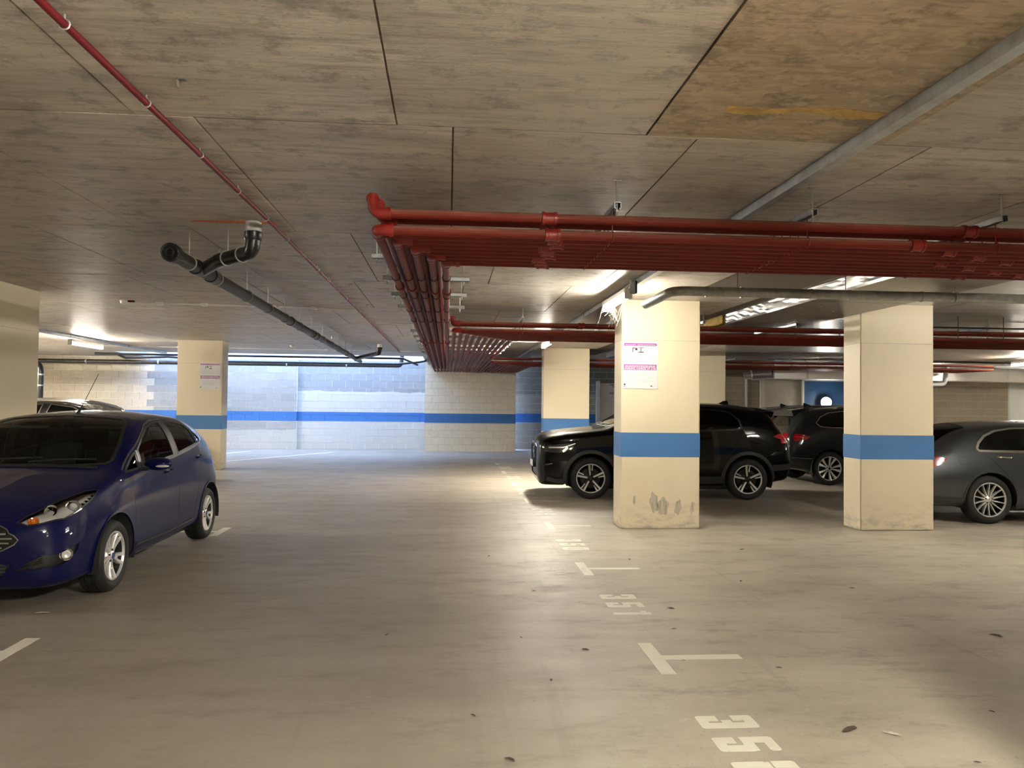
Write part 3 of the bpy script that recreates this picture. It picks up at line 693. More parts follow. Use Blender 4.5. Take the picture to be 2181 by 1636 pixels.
# ------------------------------------------------------------------ galvanised round duct on the right
path = bend([(8.5, 7.3, 2.72), (2.17, 7.3, 2.72), (2.13, 8.2, 2.70)], 0.16, 8)
dct = obj('round_duct', MB().tube(path, 0.048, 18), 'dull_galv', smooth=True, label='galvanised round duct running across below the near pipe rack', cat='duct')
for x in (2.5, 2.85, 3.55, 3.95, 4.7, 5.05): obj('duct_joint', MB().tube([(x-0.012, 7.3, 2.72), (x+0.012, 7.3, 2.72)], 0.053, 18), 'dull_galv', dct, smooth=True)
for k, x in enumerate((2.81, 3.91, 5.05)):
    obj('hanger_rod', MB().tube([(x, 7.3, 2.77), (x, 7.3, 2.972 if x < 4.1 else 2.84)], 0.005, 6), 'wire_grey', dct)
# ------------------------------------------------------------------ insulated soffit
t = thing('insulated_soffit', 'dropped grey insulation boards with a shiny foil edge', 'soffit', (0, 0, 0))
ysn = [6.35, 8.6, 10.9, 13.2, 15.5, 17.8, 20.0]
for a, b in zip(ysn[:-1], ysn[1:]): obj('board', MB().cbox(4.14, 5.365, a+0.004, b-0.004, 2.832, 2.972, 0.004), 'soffit_board', t)
wr = MB(); n = 44
vs = []
for i in range(n+1):
    y = 6.35+4.9*i/n
    for j in range(6):
        vs.append((4.13+random.uniform(-0.006, 0.010)*(1 if 0 < j < 5 else 0.4), y, 2.822+(2.974-2.822)*j/5))
wr.add(vs, [(i*6+j, (i+1)*6+j, (i+1)*6+j+1, i*6+j+1) for i in range(n) for j in range(5)])
obj('foil_edge', wr, 'foil', t)
obj('wool_edge', MB().box(4.10, 4.14, 11.25, 14.6, 2.82, 2.972), 'mineral_wool', t)
ws = MB()
for i in range(34): ws.lathe([(0, 0), (0.018, 0), (0.02, 0.004)], 8, (random.uniform(4.3, 5.25), random.uniform(6.6, 16), 2.829))
obj('fixing_washers', ws, 'zinc_rod', t, kind='stuff')
t2 = thing('foil_insulation', 'foil faced ceiling insulation boards on the right', 'insulation', (0, 0, 0))
def minus(r, q):
    x0, x1, y0, y1 = r; a0, a1, b0, b1 = q
    if a0 >= x1 or a1 <= x0 or b0 >= y1 or b1 <= y0: return [r]
    out = [(x0, x1, y0, b0), (x0, x1, b1, y1), (x0, a0, max(y0, b0), min(y1, b1)), (a1, x1, max(y0, b0), min(y1, b1))]
    return [o for o in out if o[1]-o[0] > 0.02 and o[3]-o[2] > 0.02]
for i in range(4):
    for j in range(6):
        rs = [(5.385+1.22*i, 5.385+1.22*i+1.212, 6.4+2.44*j, 6.4+2.44*j+2.43)]
        for q in ((5.36, 6.385, 9.63, 10.09), (5.89, 6.91, 18.69, 19.16)): rs = [w_ for r in rs for w_ in minus(r, q)]
        for r in rs: obj('board', MB().box(*r, 2.955+0.004*((i+j) % 2), 2.982), 'foil_dull', t2)
# ------------------------------------------------------------------ rectangular foil duct on the right wall
t = thing('foil_duct', 'rectangular foil wrapped duct along the right back wall', 'duct', (0, 0, 0))
obj('duct_body', MB().cbox(9.3, 18.8, 21.35, 22.0, 2.40, 2.93, 0.02), 'foil', t)
for x in (10.3, 11.8, 14.4, 16.4): obj('tape_band', MB().box(x-0.035, x+0.035, 21.345, 22.005, 2.395, 2.935), 'foil_dull', t)
obj('duct_end', MB().tube(bend([(9.3, 21.6, 2.55), (8.75, 21.65, 2.5), (8.55, 21.7, 2.48)], 0.1), [0.16, 0.15, 0.15, 0.15, 0.14, 0.14, 0.13, 0.12, 0.1][:9], 14), 'foil', t, smooth=True)
# grey waste pipes on the right
def pipe(name, pts, r, m, label, cat='pipe', rb=0.08, n=14, rings=(), ringm=None, grp=None):
    o = obj(name, MB().tube(bend(pts, rb, 7), r, n), m, smooth=True, label=label, cat=cat, group=grp)
    for p, d in rings:
        p, d = Vector(p), Vector(d).normalized()
        obj('socket_ring', MB().tube([p-d*0.02, p+d*0.02], r+0.009, n), ringm or m, o, smooth=True)
    return o
pipe('waste_pipe', [(18.5, 20.6, 2.80), (14.0, 20.6, 2.80), (13.95, 20.6, 2.28), (13.05, 20.6, 2.24)], 0.058, 'grey_pvc', 'grey plastic waste pipe with an S bend in front of the foil duct', rb=0.14, rings=[((13.95, 20.6, 2.62), (0, 0, 1)), ((13.5, 20.6, 2.26), (1, 0, 0)), ((13.25, 20.6, 2.25), (1, 0, 0))])
pipe('waste_pipe', [(13.02, 20.9, 2.35), (13.02, 20.9, 0.0)], 0.05, 'white_plastic', 'pale vertical downpipe right of the second pillar', rings=[((13.02, 20.9, z), (0, 0, 1)) for z in (1.55, 1.85, 2.15)])
pipe('waste_pipe', [(9.9, 22.3, 2.62), (8.86, 22.3, 2.55), (8.86, 22.3, 0.0)], 0.032, 'grey_pvc', 'thin grey downpipe on the brown wall behind the black SUV', rings=[((8.86, 22.3, 2.2), (0, 0, 1))])
pipe('conduit', [(5.7, 10.6, 2.78), (13, 10.6, 2.78)], 0.012, 'black_plastic', 'thin black conduit under the foil insulation', 'conduit')
for k, x in enumerate((6.75, 7.4, 8.1)): pipe('drop_rod', [(x, 10.62, 2.60), (x, 10.62, 2.955)], 0.006, 'wire_grey', f'thin drop rod right of the second pillar, {ORD[k]} from the left', 'rod', n=6)
# ------------------------------------------------------------------ thin red pipe on the left of the ceiling
tr = pipe('thin_pipe', [(-1.40, 0.8, 2.935), (-1.335, 6.0, 2.935), (-1.30, 20.6, 2.935)], 0.0155, 'thin_red', 'thin dark red pipe clipped along the ceiling', rb=0.5)
cm = MB().tube([(0.0, 0, 0.037), (0, 0, 0.016)], 0.004, 6).tube([(0.018*math.cos(a), 0, 0.018*math.sin(a)) for a in [2*PI*k/10 for k in range(10)]], 0.004, 5, closed=True).mesh('pipe_clip', True); cm.materials.append(M['zinc_rod'])
for k in range(26):
    y = 2.1+0.72*k; link('pipe_clip', cm, None, tr, loc=(-1.385+0.05*min(1, (y-2)/4)+0.03*max(0, (y-6)/14), y, 2.935))
for k in range(5):
    y = 3.35+1.9*k
    b_ = thing('ceiling_bracket', f'small empty metal bracket by the thin red pipe, {ORD[k]} from the viewer', 'bracket', (-1.15, y, CE-0.004), group='empty ceiling brackets')
    obj('plate', MB().box(-0.018, 0.018, -0.012, 0.012, -0.012, 0), 'dull_galv', b_); obj('tab', MB().box(-0.018, -0.014, -0.012, 0.012, -0.045, -0.004), 'dull_galv', b_)
# ------------------------------------------------------------------ black drain
A0, A1 = Vector((-2.10, 6.02, 2.715)), Vector((-2.40, 21.2, 2.700))
dr = thing('drain_pipe', 'long black drain pipe with capped end hanging under the ceiling', 'pipe', (0, 0, 0))
obj('main_run', MB().tube([A0, A1], 0.055, 18), 'dusty_black', dr, smooth=True)
ddir = (A1-A0).normalized()
obj('end_cap', MB().tube([A0-ddir*0.07, A0-ddir*0.06, A0+ddir*0.01, A0+ddir*0.02], [0.060, 0.072, 0.072, 0.058], 24), 'black_plastic', dr, smooth=True)
cap = MB()
for a in (0, PI/2): cap.box(-0.062, 0.062, -0.006, 0.006, 0, 0.010).xf(Matrix.Rotation(a, 4, 'Z'))
cap.tube([(0.03*math.cos(a), 0.03*math.sin(a), 0.008) for a in [2*PI*k/14 for k in range(14)]], 0.005, 5, closed=True)
cap.tube([(0.064*math.cos(a), 0.064*math.sin(a), 0.004) for a in [2*PI*k/20 for k in range(20)]], 0.007, 5, closed=True)
q = (-ddir).to_track_quat('Z', 'Y').to_matrix().to_4x4()
obj('cap_ribs', cap.xf(Matrix.Translation(A0-ddir*0.07) @ q), 'black_plastic', dr, smooth=True)
def at_y(y): return A0+(A1-A0)*((y-A0.y)/(A1.y-A0.y))
obj('branch', MB().tube(bend([at_y(6.75), (-1.85, 6.35, 2.735), (-1.515, 6.02, 2.745), (-1.505, 6.01, 2.86)], 0.10, 8), 0.055, 18), 'black_plastic', dr, smooth=True)
obj('branch_collar', MB().tube([(-1.505, 6.01, 2.83), (-1.505, 6.01, 2.845), (-1.505, 6.01, 2.895), (-1.505, 6.01, 2.90)], [0.058, 0.068, 0.068, 0.062], 20), 'black_plastic', dr, smooth=True)
obj('grey_socket', MB().tube([(-1.505, 6.01, 2.88), (-1.505, 6.01, CE)], 0.060, 20), 'grey_pvc', dr, smooth=True)
obj('branch', MB().tube(bend([at_y(19.9), (-1.75, 18.7, 2.75), (-1.66, 18.5, 2.76), (-1.65, 18.48, 2.88)], 0.10, 8), 0.055, 14), 'black_plastic', dr, smooth=True)
obj('branch_collar', MB().tube([(-1.65, 18.48, 2.85), (-1.65, 18.48, 2.90)], 0.070, 16), 'black_plastic', dr, smooth=True)
obj('grey_socket', MB().tube([(-1.65, 18.48, 2.88), (-1.65, 18.48, CE)], 0.05, 14), 'white_plastic', dr, smooth=True)
for y in (6.62, 7.05, 10.9, 12.9, 13.3, 17.8):
    p = at_y(y); obj('socket', MB().tube([p-ddir*0.06, p-ddir*0.05, p+ddir*0.05, p+ddir*0.06], [0.056, 0.065, 0.065, 0.056], 18), 'black_plastic', dr, smooth=True)
for y in (6.40, 7.2, 8.35, 9.4, 10.45, 11.6, 12.75, 14.0, 15.2, 16.4, 17.6, 18.8, 20.0):
    p = at_y(y)
    ring = [p+Vector((0.060*math.cos(a), 0, 0.060*math.sin(a))) for a in [2*PI*k/18 for k in range(18)]]
    obj('pipe_ring', MB().tube(ring, 0.0055, 6, closed=True), 'zinc_rod', dr, smooth=True)
    obj('drop_rod', MB().tube([p+Vector((0, 0, 0.055)), (p.x, p.y, CE)], 0.005, 6).box(p.x-0.03, p.x+0.03, p.y-0.012, p.y+0.012, CE-0.008, CE), 'zinc_rod', dr)
for px, py in ((-1.77, 6.28),):
    obj('drop_rod', MB().tube([(px, py, 2.79), (px, py, CE)], 0.005, 6).box(px-0.03, px+0.03, py-0.012, py+0.012, CE-0.008, CE), 'zinc_rod', dr)
    dv = (Vector((-1.515, 6.02, 2.745))-Vector((-1.85, 6.35, 2.735))).normalized(); c0 = Vector((-1.77, 6.27, 2.737)); s1 = dv.cross(Vector((0, 0, 1))).normalized()
    for off in (0, 0.22): obj('pipe_ring', MB().tube([c0+dv*off+(s1*math.cos(a)+Vector((0, 0, 1))*math.sin(a))*0.060 for a in [2*PI*k/18 for k in range(18)]], 0.0055, 6, closed=True), 'zinc_rod', dr, smooth=True)
obj('orange_sealant', MB().prism([(-2.0, 6.05), (-1.9, 5.99), (-1.6, 5.97), (-1.34, 5.98), (-1.3, 6.02), (-1.5, 6.06), (-1.8, 6.045)], CE-0.014, CE-0.004), 'orange_seal', label='orange fire sealant smeared on the ceiling at the drain socket', cat='sealant')
# black pipes along the back wall
pipe('black_pipe', [(-15.5, 25.3, 2.77), (-2.1, 25.3, 2.79), (-1.55, 25.3, 2.79), (-1.5, 25.3, 3.3)], 0.068, 'dusty_black', 'thick black drain pipe along the foot of the light well', rb=0.12, rings=[((x, 25.3, 2.775), (1, 0, 0)) for x in (-13.2, -11.4, -9.2, -7.4, -5.2, -3.3)], ringm='zinc_rod')
pipe('black_pipe', [(-10.4, 23.6, 2.93), (-1.4, 23.6, 2.93), (-1.0, 24.8, 2.80)], 0.035, 'black_plastic', 'slim black pipe crossing just under the light well', rb=0.06)
pipe('black_pipe', [(-10.1, 24.5, 2.945), (-9.9, 24.5, 2.86), (-8.6, 24.5, 2.92), (-7.0, 24.5, 2.80), (-1.6, 24.5, 2.80), (-0.9, 24.5, 2.88), (-0.6, 24.5, 2.945)], 0.035, 'black_plastic', 'slim black pipe with an offset behind the left pillar', rb=0.1)
pipe('black_pipe', [(-14.5, 22.2, 2.62), (-11.22, 22.2, 2.60), (-11.22, 22.2, 0.0)], 0.085, 'black_plastic', 'thick black downpipe behind the dark car at far left', rb=0.28, rings=[((-11.22, 22.2, 1.95), (0, 0, 1)), ((-11.22, 22.2, 2.25), (0, 0, 1))], ringm='zinc_rod')
# white conduits and detectors
def conduit(pts, label, boxes=()):
    o = pipe('conduit', pts, 0.011, 'white_plastic', label, 'conduit', rb=0.06, n=8)
    for b in boxes: obj('junction_box', MB().cbox(b[0]-0.04, b[0]+0.04, b[1]-0.04, b[1]+0.04, b[2]-0.025, b[2]+0.021, 0.005), 'white_plastic', o)
conduit([(-4.45, 11.12, 2.95), (-1.37, 11.3, 2.95)], 'white conduit crossing the ceiling to the smoke detector', [(-4.05, 11.13, 2.95), (-3.45, 11.15, 2.95), (-2.5, 11.22, 2.95), (-1.95, 11.26, 2.95)])
conduit([(-1.25, 13.25, 2.95), (0.4, 13.3, 2.95)], 'short white conduit between the thin red pipe and the red pipe runs')
conduit([(-9.5, 20.3, 2.95), (0.2, 20.6, 2.95)], 'long white conduit near the light well', [(-6.9, 20.35, 2.95), (-3.2, 20.4, 2.95)])
conduit([(1.0, 16.3, 2.92), (2.0, 16.3, 2.92)], 'short white conduit near the far tube light')
def detector(x, y, label, red):
    t = thing('smoke_detector', label, 'detector', (x, y, CE))
    obj('base', MB().lathe([(0, -0.005), (0.055, -0.005), (0.055, -0.025), (0.05, -0.03)], 20), 'white_plastic', t, smooth=True)
    obj('head', MB().lathe([(0.048, -0.028), (0.045, -0.05), (0.025, -0.062), (0, -0.064)], 20), 'white_plastic', t, smooth=True)
    if red: obj('red_tab', MB().cbox(0.05, 0.14, -0.02, 0.02, -0.035, -0.005, 0.006), 'thin_red', t)
detector(-4.50, 11.05, 'white smoke detector with a red tab on the left ceiling', True)
detector(-3.85, 19.3, 'white smoke detector near the light well', False)
# ------------------------------------------------------------------ cars: one smooth lofted skin per car, cut into body, glass and lamps
def pchip_d(x, y):
    # derivatives for batched y (n,K) at knots x (K)
    h = np.diff(x); dl = np.diff(y, axis=-1)/h
    d = np.zeros_like(y)
    w1 = 2*h[1:]+h[:-1]; w2 = h[1:]+2*h[:-1]
    a, b = dl[..., :-1], dl[..., 1:]
    same = a*b > 0
    with np.errstate(divide='ignore', invalid='ignore'):
        hm = (w1+w2)/(w1/np.where(same, a, 1)+w2/np.where(same, b, 1))
    d[..., 1:-1] = np.where(same, hm, 0)
    d[..., 0] = dl[..., 0]; d[..., -1] = dl[..., -1]
    return d
def pchip_e(x, y, d, t, rows=None):
    i = np.clip(np.searchsorted(x, t, side='right')-1, 0, len(x)-2)
    h = x[i+1]-x[i]; q = (t-x[i])/h
    if rows is None: y0, y1, d0, d1 = y[i], y[i+1], d[i], d[i+1]
    else: y0, y1, d0, d1 = y[rows, i], y[rows, i+1], d[rows, i], d[rows, i+1]
    return (2*q**3-3*q**2+1)*y0+(q**3-2*q**2+q)*h*d0+(-2*q**3+3*q**2)*y1+(q**3-q**2)*h*d1
class Loft:
    TK = np.array([-0.07, 0.0, 0.07, 0.15, 0.38, 0.56, 0.80, 1.0, 1.20])
    def __init__(s, st, sx=1.0, sy=1.0, sz=1.0):
        A = np.array(st, float); A[:, 0] *= sx
        for c in (2, 4, 6, 8, 10): A[:, c] *= sy
        for c in (1, 3, 5, 7, 9, 11): A[:, c] *= sz
        du = np.sqrt(np.diff(A[:, 0])**2+0.5*np.diff(A[:, 11])**2+0.5*np.diff(A[:, 6])**2)
        s.u = np.concatenate([[0], np.cumsum(du)]); s.L = s.u[-1]; s.u = s.u/s.L; s.A = A
        s.D = [pchip_d(s.u, A[:, j][None])[0] for j in range(12)]
        S, T = 200, 96
        s.gs, s.gt = np.meshgrid(np.linspace(0, 1, S), np.linspace(0, 1, T), indexing='ij')
        s.gs = s.gs.ravel(); s.gt = s.gt.ravel(); s.gp = s.pt(s.gs, s.gt); s.gn = s.nrm(s.gs, s.gt)
    def pt(s, S, T):
        S = np.clip(np.atleast_1d(np.asarray(S, float)), 0, 1); T = np.clip(np.atleast_1d(np.asarray(T, float)), 0, 1)
        us, inv = np.unique(S, return_inverse=True)
        p = [pchip_e(s.u, s.A[:, j], s.D[j], us) for j in range(12)]
        x, zb, wb, zs, ws, zm, wm, zh, wh, zr, wr, zt = p
        Y = np.stack([-wb, 0*wb, wb, ws, wm, wh, wr, 0*wr, -wr], 1); Z = np.stack([zb, zb, zb, zs, zm, zh, zr, zt, zr], 1)
        dY, dZ = pchip_d(s.TK, Y), pchip_d(s.TK, Z)
        return np.stack([x[inv], pchip_e(s.TK, Y, dY, T, inv), pchip_e(s.TK, Z, dZ, T, inv)], 1)
    def nrm(s, S, T):
        S = np.atleast_1d(np.asarray(S, float)); T = np.atleast_1d(np.asarray(T, float)); e = 2e-3
        a = s.pt(np.clip(S+e, 0, 1), T)-s.pt(np.clip(S-e, 0, 1), T); b = s.pt(S, np.clip(T+e, 0, 1))-s.pt(S, np.clip(T-e, 0, 1))
        n = np.cross(a, b); l = np.linalg.norm(n, axis=1); l[l < 1e-12] = 1; n = n/l[:, None]
        ref = s.pt(S, T)-np.array([s.A[-1, 0]/2, 0, 0.6]); ref[:, 0] *= 0.25
        n[(n*ref).sum(1) < 0] *= -1
        return n
    def inv(s, tag, a, b):
        P, N = s.gp, s.gn
        if tag == 's': mask, i, j = N[:, 1] > 0.12, 0, 2
        elif tag == 'f': mask, i, j = N[:, 0] < -0.10, 1, 2
        elif tag == 'r': mask, i, j = N[:, 0] > 0.10, 1, 2
        else: mask, i, j = N[:, 2] > 0.08, 0, 1
        d = (P[:, i]-a)**2+(P[:, j]-b)**2+np.where(mask, 0, 1e3); k = int(np.argmin(d)); S, T = s.gs[k], s.gt[k]
        for _ in range(4):
            e = 1e-4; p0 = s.pt(S, T)[0]; ps = (s.pt(S+e, T)[0]-p0)/e; pT = (s.pt(S, min(T+e, 1))[0]-p0)/e
            J = np.array([[ps[i], pT[i]], [ps[j], pT[j]]]); r = np.array([a-p0[i], b-p0[j]])
            if abs(np.linalg.det(J)) < 1e-6: break
            dd = np.clip(np.linalg.solve(J, r), -0.02, 0.02); S = min(max(S+dd[0], 0), 1); T = min(max(T+dd[1], 0), 1)
        if tag == 't' and abs(b) < 1e-6 or tag in 'fr' and abs(a) < 1e-6: T = 1.0 if s.pt(S, 1.0)[0][2] > 0 and T > 0.3 else T
        return S, T
    def poly(s, pts, step=0.03, close=True):
        dn = []
        for i, p in enumerate(pts):
            dn.append(p); nx = pts[(i+1) % len(pts)]
            if (close or i < len(pts)-1) and isinstance(p[0], str) and p[0] == nx[0] and not (p[0] in 'tfr' and abs(p[2 if p[0] == 't' else 1]) < 1e-6 and abs(nx[2 if p[0] == 't' else 1]) < 1e-6):
                m = int(math.hypot(nx[1]-p[1], nx[2]-p[2])/0.09)
                dn += [(p[0], p[1]+(nx[1]-p[1])*k/(m+1), p[2]+(nx[2]-p[2])*k/(m+1)) for k in range(1, m+1)]
        q = [s.inv(*p) if isinstance(p[0], str) else p for p in dn]
        out = []
        n = len(q)
        for i in range(n if close else n-1):
            a, b = np.array(q[i]), np.array(q[(i+1) % n])
            pa, pb = s.pt([a[0], b[0]], [a[1], b[1]]); m = max(1, int(np.linalg.norm(pa-pb)/step))
            for k in range(m): out.append(tuple(a+(b-a)*k/m))
        if not close: out.append(tuple(q[-1]))
        return out
    def smooth(s, poly, it=1):      # Chaikin corner rounding in the parameter domain, closed
        for _ in range(it):
            o = []
            for i in range(len(poly)):
                a, b = np.array(poly[i]), np.array(poly[(i+1) % len(poly)]); o += [tuple(a*0.75+b*0.25), tuple(a*0.25+b*0.75)]
            poly = o
        return poly
KX, KY = 4.0, 2.4            # domain scaling for triangulation
def pip(px, py, poly):
    ins = np.zeros(len(px), bool); n = len(poly)
    for i in range(n):
        x0, y0 = poly[i]; x1, y1 = poly[(i+1) % n]
        if y0 == y1: continue
        c = ((y0 > py) != (y1 > py)) & (px < (x1-x0)*(py-y0)/(y1-y0)+x0); ins ^= c
    return ins
def cdt_region(lf, outer, holes, ns, nt, off=0.0):
    # triangulate outer minus holes in (s,t); outer None = full domain
    vs, es = [], []
    def ring(poly):
        k = len(vs); n = len(poly)
        for p in poly: vs.append((p[0]*KX, p[1]*KY))
        for i in range(n): es.append((k+i, k+(i+1) % n))
    if outer is None:
        ss = np.linspace(0, 1, ns); tt = np.linspace(0, 1, nt)
        outer_ = [(a, 0.0) for a in ss]+[(1.0, a) for a in tt[1:]]+[(a, 1.0) for a in ss[::-1][1:]]+[(0.0, a) for a in tt[::-1][1:-1]]
        ring(outer_)
    else: ring(outer); outer_ = outer
    for h in holes: ring(h)
    con = np.array(vs)
    gs, gt = np.meshgrid(np.linspace(0, 1, ns), np.linspace(0, 1, nt), indexing='ij'); g = np.stack([gs.ravel(), gt.ravel()], 1)
    keep = pip(g[:, 0], g[:, 1], outer_)
    if outer is None: keep = (g[:, 0] > 0) & (g[:, 0] < 1) & (g[:, 1] > 0) & (g[:, 1] < 1)
    for h in holes: keep &= ~pip(g[:, 0], g[:, 1], h)
    g = g[keep]*np.array([KX, KY])
    if len(g):
        md = min(KX/ns, KY/nt)*0.35; ok = np.ones(len(g), bool)
        for i in range(0, len(con), 200):
            c = con[i:i+200]; dd = ((g[:, None, :]-c[None])**2).sum(2).min(1); ok &= dd > md*md
        g = g[ok]
    allv = [Vector(p) for p in vs]+[Vector(p) for p in g]
    ov, oe, of, *_ = delaunay_2d_cdt(allv, es, [], 0, 1e-7)
    V = np.array([(v.x/KX, v.y/KY) for v in ov]); F = np.array([f[:3] for f in of])
    cen = V[F].mean(1)
    kp = np.ones(len(F), bool) if outer is None else pip(cen[:, 0], cen[:, 1], outer_)
    for h in holes: kp &= ~pip(cen[:, 0], cen[:, 1], h)
    F = F[kp]
    P = lf.pt(V[:, 0], V[:, 1])
    if off: P = P+lf.nrm(V[:, 0], V[:, 1])*off
    return P, F
def skin(name, lf, outer, holes, m, parent, ns=100, nt=46, off=0.0, sides=(1, -1), merge=True, pre=None):
    P, F = pre if pre is not None else cdt_region(lf, outer, holes, ns, nt, off)
    if not merge and len(sides) == 2:
        return [skin(name, lf, outer, holes, m, parent, ns, nt, off, (sg,), True, (P, F)) for sg in sides]
    b = bmesh.new()
    for sg in sides:
        vv = [b.verts.new((p[0], p[1]*sg, p[2])) for p in P]
        for f in F:
            try: b.faces.new([vv[i] for i in f])
            except ValueError: pass
    loose = [v for v in b.verts if not v.link_faces]; bmesh.ops.delete(b, geom=loose, context='VERTS')
    if merge: bmesh.ops.remove_doubles(b, verts=b.verts, dist=0.0006)
    bmesh.ops.recalc_face_normals(b, faces=b.faces)
    for f in b.faces: f.smooth = True
    me = bpy.data.meshes.new(name); b.to_mesh(me); b.free()
    return link(name, me, m, parent)
def ribbon(name, lf, poly, m, parent, w0, w1, h, close=True, sides=(1, -1), h0=-0.004):
    if len(sides) == 2:
        par = parent if isinstance(parent, (list, tuple)) else (parent, parent)
        return [ribbon(name, lf, poly, m, par[i], w0, w1, h, close, (sg,), h0) for i, sg in enumerate(sides)]
    n = len(poly); S = np.array([p[0] for p in poly]); T = np.array([p[1] for p in poly])
    P = lf.pt(S, T); N = lf.nrm(S, T); objs = []
    mb = MB()
    for sg in sides:
        vs = []
        for i in range(n):
            a = P[(i-1) % n] if close or i > 0 else P[i]; c = P[(i+1) % n] if close or i < n-1 else P[i]
            tg = c-a; l = np.linalg.norm(tg); tg = tg/l if l > 1e-9 else np.array([1, 0, 0]); bn = np.cross(N[i], tg)
            for wq, hq in ((w0, h0), (w0, h), (w1, h), (w1, h0)):
                q = P[i]+bn*wq+N[i]*hq; vs.append((q[0], q[1]*sg, q[2]))
        fs = []
        for i in range(n if close else n-1):
            j = (i+1) % n
            for k in range(4): fs.append((i*4+k, i*4+(k+1) % 4, j*4+(k+1) % 4, j*4+k))
        mb.add(vs, fs)
    return obj(name, mb, m, parent, smooth=True, ang=35)
def wheel_mesh_parts(R, rim, wd_, style, mface, mdark):
    # wheel lying with its axis along y, outer face at y = 0 and body towards y = wd_
    parts = []
    sh = 0.012
    tp = [(rim+0.002, 0.012), (rim+0.012, 0.004), (rim+(R-rim)*0.45, -sh), (R-0.030, -0.004), (R-0.008, 0.018), (R, 0.042)]
    for k in range(1, 5):
        yg = 0.042+(wd_-0.084)*k/5; tp += [(R, yg-0.006), (R-0.008, yg-0.004), (R-0.008, yg+0.004), (R, yg+0.006)]
    tp += [(R, wd_-0.042), (R-0.008, wd_-0.018), (R-0.03, wd_), (rim+0.02, wd_), (rim, wd_-0.01)]
    parts.append(('tyre', MB().lathe(tp, 48, (0, 0, 0), 'y').mesh('wheel', True, 50), 'rubber'))
    rp = [(rim+0.004, 0.014), (rim+0.001, 0.004), (rim-0.010, 0.005), (rim-0.018, 0.020)]
    parts.append(('rim', MB().lathe(rp, 48, (0, 0, 0), 'y').mesh('rim', True), mface))
    parts.append(('rim_barrel', MB().lathe([(rim-0.018, 0.020), (rim-0.030, 0.05), (rim-0.034, wd_*0.7), (rim-0.02, wd_)], 36, (0, 0, 0), 'y').mesh('rim_barrel', True), 'alloy_dark'))
    parts.append(('brake_disc', MB().lathe([(0.02, 0.085), (rim*0.70, 0.085), (rim*0.70, 0.10), (rim-0.03, 0.14), (rim-0.03, wd_)], 36, (0, 0, 0), 'y').mesh('brake_disc', True), 'alloy_dark'))
    def blade(r0, r1, w0, w1, y0, y1, ang, skew=0.0, th=0.03, cut=0.0):
        mb = MB(); n = 6; vs = []
        for i in range(n+1):
            q = i/n; r = r0+(r1-r0)*q; ww = (w0+(w1-w0)*q)/2; yy = y0+(y1-y0)*q+0.010*math.sin(PI*q); c = skew*q
            for sx, dy in ((-1, 0.0), (-0.7, -0.006), (0.7, -0.006), (1, 0.0), (1, th), (-1, th)):
                x, z = c+sx*ww, r
                vs.append((x*math.cos(ang)+z*math.sin(ang), yy+dy, -x*math.sin(ang)+z*math.cos(ang)))
        fs = [(i*6+k, i*6+(k+1) % 6, (i+1)*6+(k+1) % 6, (i+1)*6+k) for i in range(n) for k in range(6)]+[tuple(range(5, -1, -1)), tuple(n*6+k for k in range(6))]
        return mb.add(vs, fs)
    r1 = rim-0.010
    if style == 'five_wide':
        for k in range(5):
            a = 2*PI*k/5+PI
            for sg in (-1, 1): parts.append(('spoke', blade(0.035, r1, 0.024, 0.032, 0.030, 0.012, a+sg*0.10, sg*0.020).mesh('spoke', True), mface))
            parts.append(('spoke', blade(0.03, rim*0.55, 0.050, 0.030, 0.034, 0.030, a).mesh('spoke', True), mface))
    elif style == 'five_twin':
        for k in range(5):
            a = 2*PI*k/5-0.12
            parts.append(('spoke', blade(0.03, r1, 0.030, 0.036, 0.034, 0.010, a).mesh('spoke', True), mface))
            parts.append(('spoke', blade(0.13, r1, 0.016, 0.028, 0.026, 0.010, a+0.30, -0.01).mesh('spoke', True), mface))
            parts.append(('spoke', blade(0.03, r1, 0.075, 0.080, 0.046, 0.024, a+0.14).mesh('spoke', True), mdark))
    elif style == 'five_split':
        for k in range(5):
            a = 2*PI*k/5+0.3
            for sg in (-1, 1): parts.append(('spoke', blade(0.03, r1, 0.016, 0.058, 0.040, 0.010, a+sg*0.12, sg*0.032).mesh('spoke', True), mface))
    elif style == 'multi':
        for k in range(14):
            parts.append(('spoke', blade(0.05, r1, 0.026, 0.013, 0.038, 0.010, 2*PI*k/14).mesh('spoke', True), mface))
    parts.append(('hub', MB().lathe([(0, 0.016), (0.022, 0.016), (0.032, 0.020), (0.055, 0.032), (0.07, 0.05), (0.075, 0.09)], 24, (0, 0, 0), 'y').mesh('hub', True), mdark if style == 'five_twin' else mface))
    bolts = MB()
    for k in range(5): bolts.lathe([(0, 0.022), (0.009, 0.022), (0.010, 0.04)], 8, (0.047*math.cos(2*PI*k/5+0.3), 0, 0.047*math.sin(2*PI*k/5+0.3)), 'y')
    parts.append(('wheel_bolts', bolts.mesh('wheel_bolts', True), 'trim_black'))
    parts.append(('hub_cap', MB().lathe([(0, 0.0125), (0.024, 0.0125), (0.027, 0.018)], 20, (0, 0, 0), 'y').mesh('hub_cap', True), 'logo_blue' if style == 'five_wide' else mdark))
    return parts
def add_wheels(car, parts, xs, yo, R, steer=0.0):
    for i, x in enumerate(xs):
        for sg in (1, -1):
            root = None
            for nm, me, mt in parts:
                if len(me.materials) == 0: me.materials.append(M[mt])
                o = bpy.data.objects.new('wheel' if nm == 'tyre' else nm, me); C.objects.link(o)
                if root is None:
                    root = o; o.parent = car; o.location = (x, sg*yo, R); o.rotation_euler = (0, 0, (0 if sg < 0 else PI)+(steer if i == 0 else 0))
                else: o.parent = root
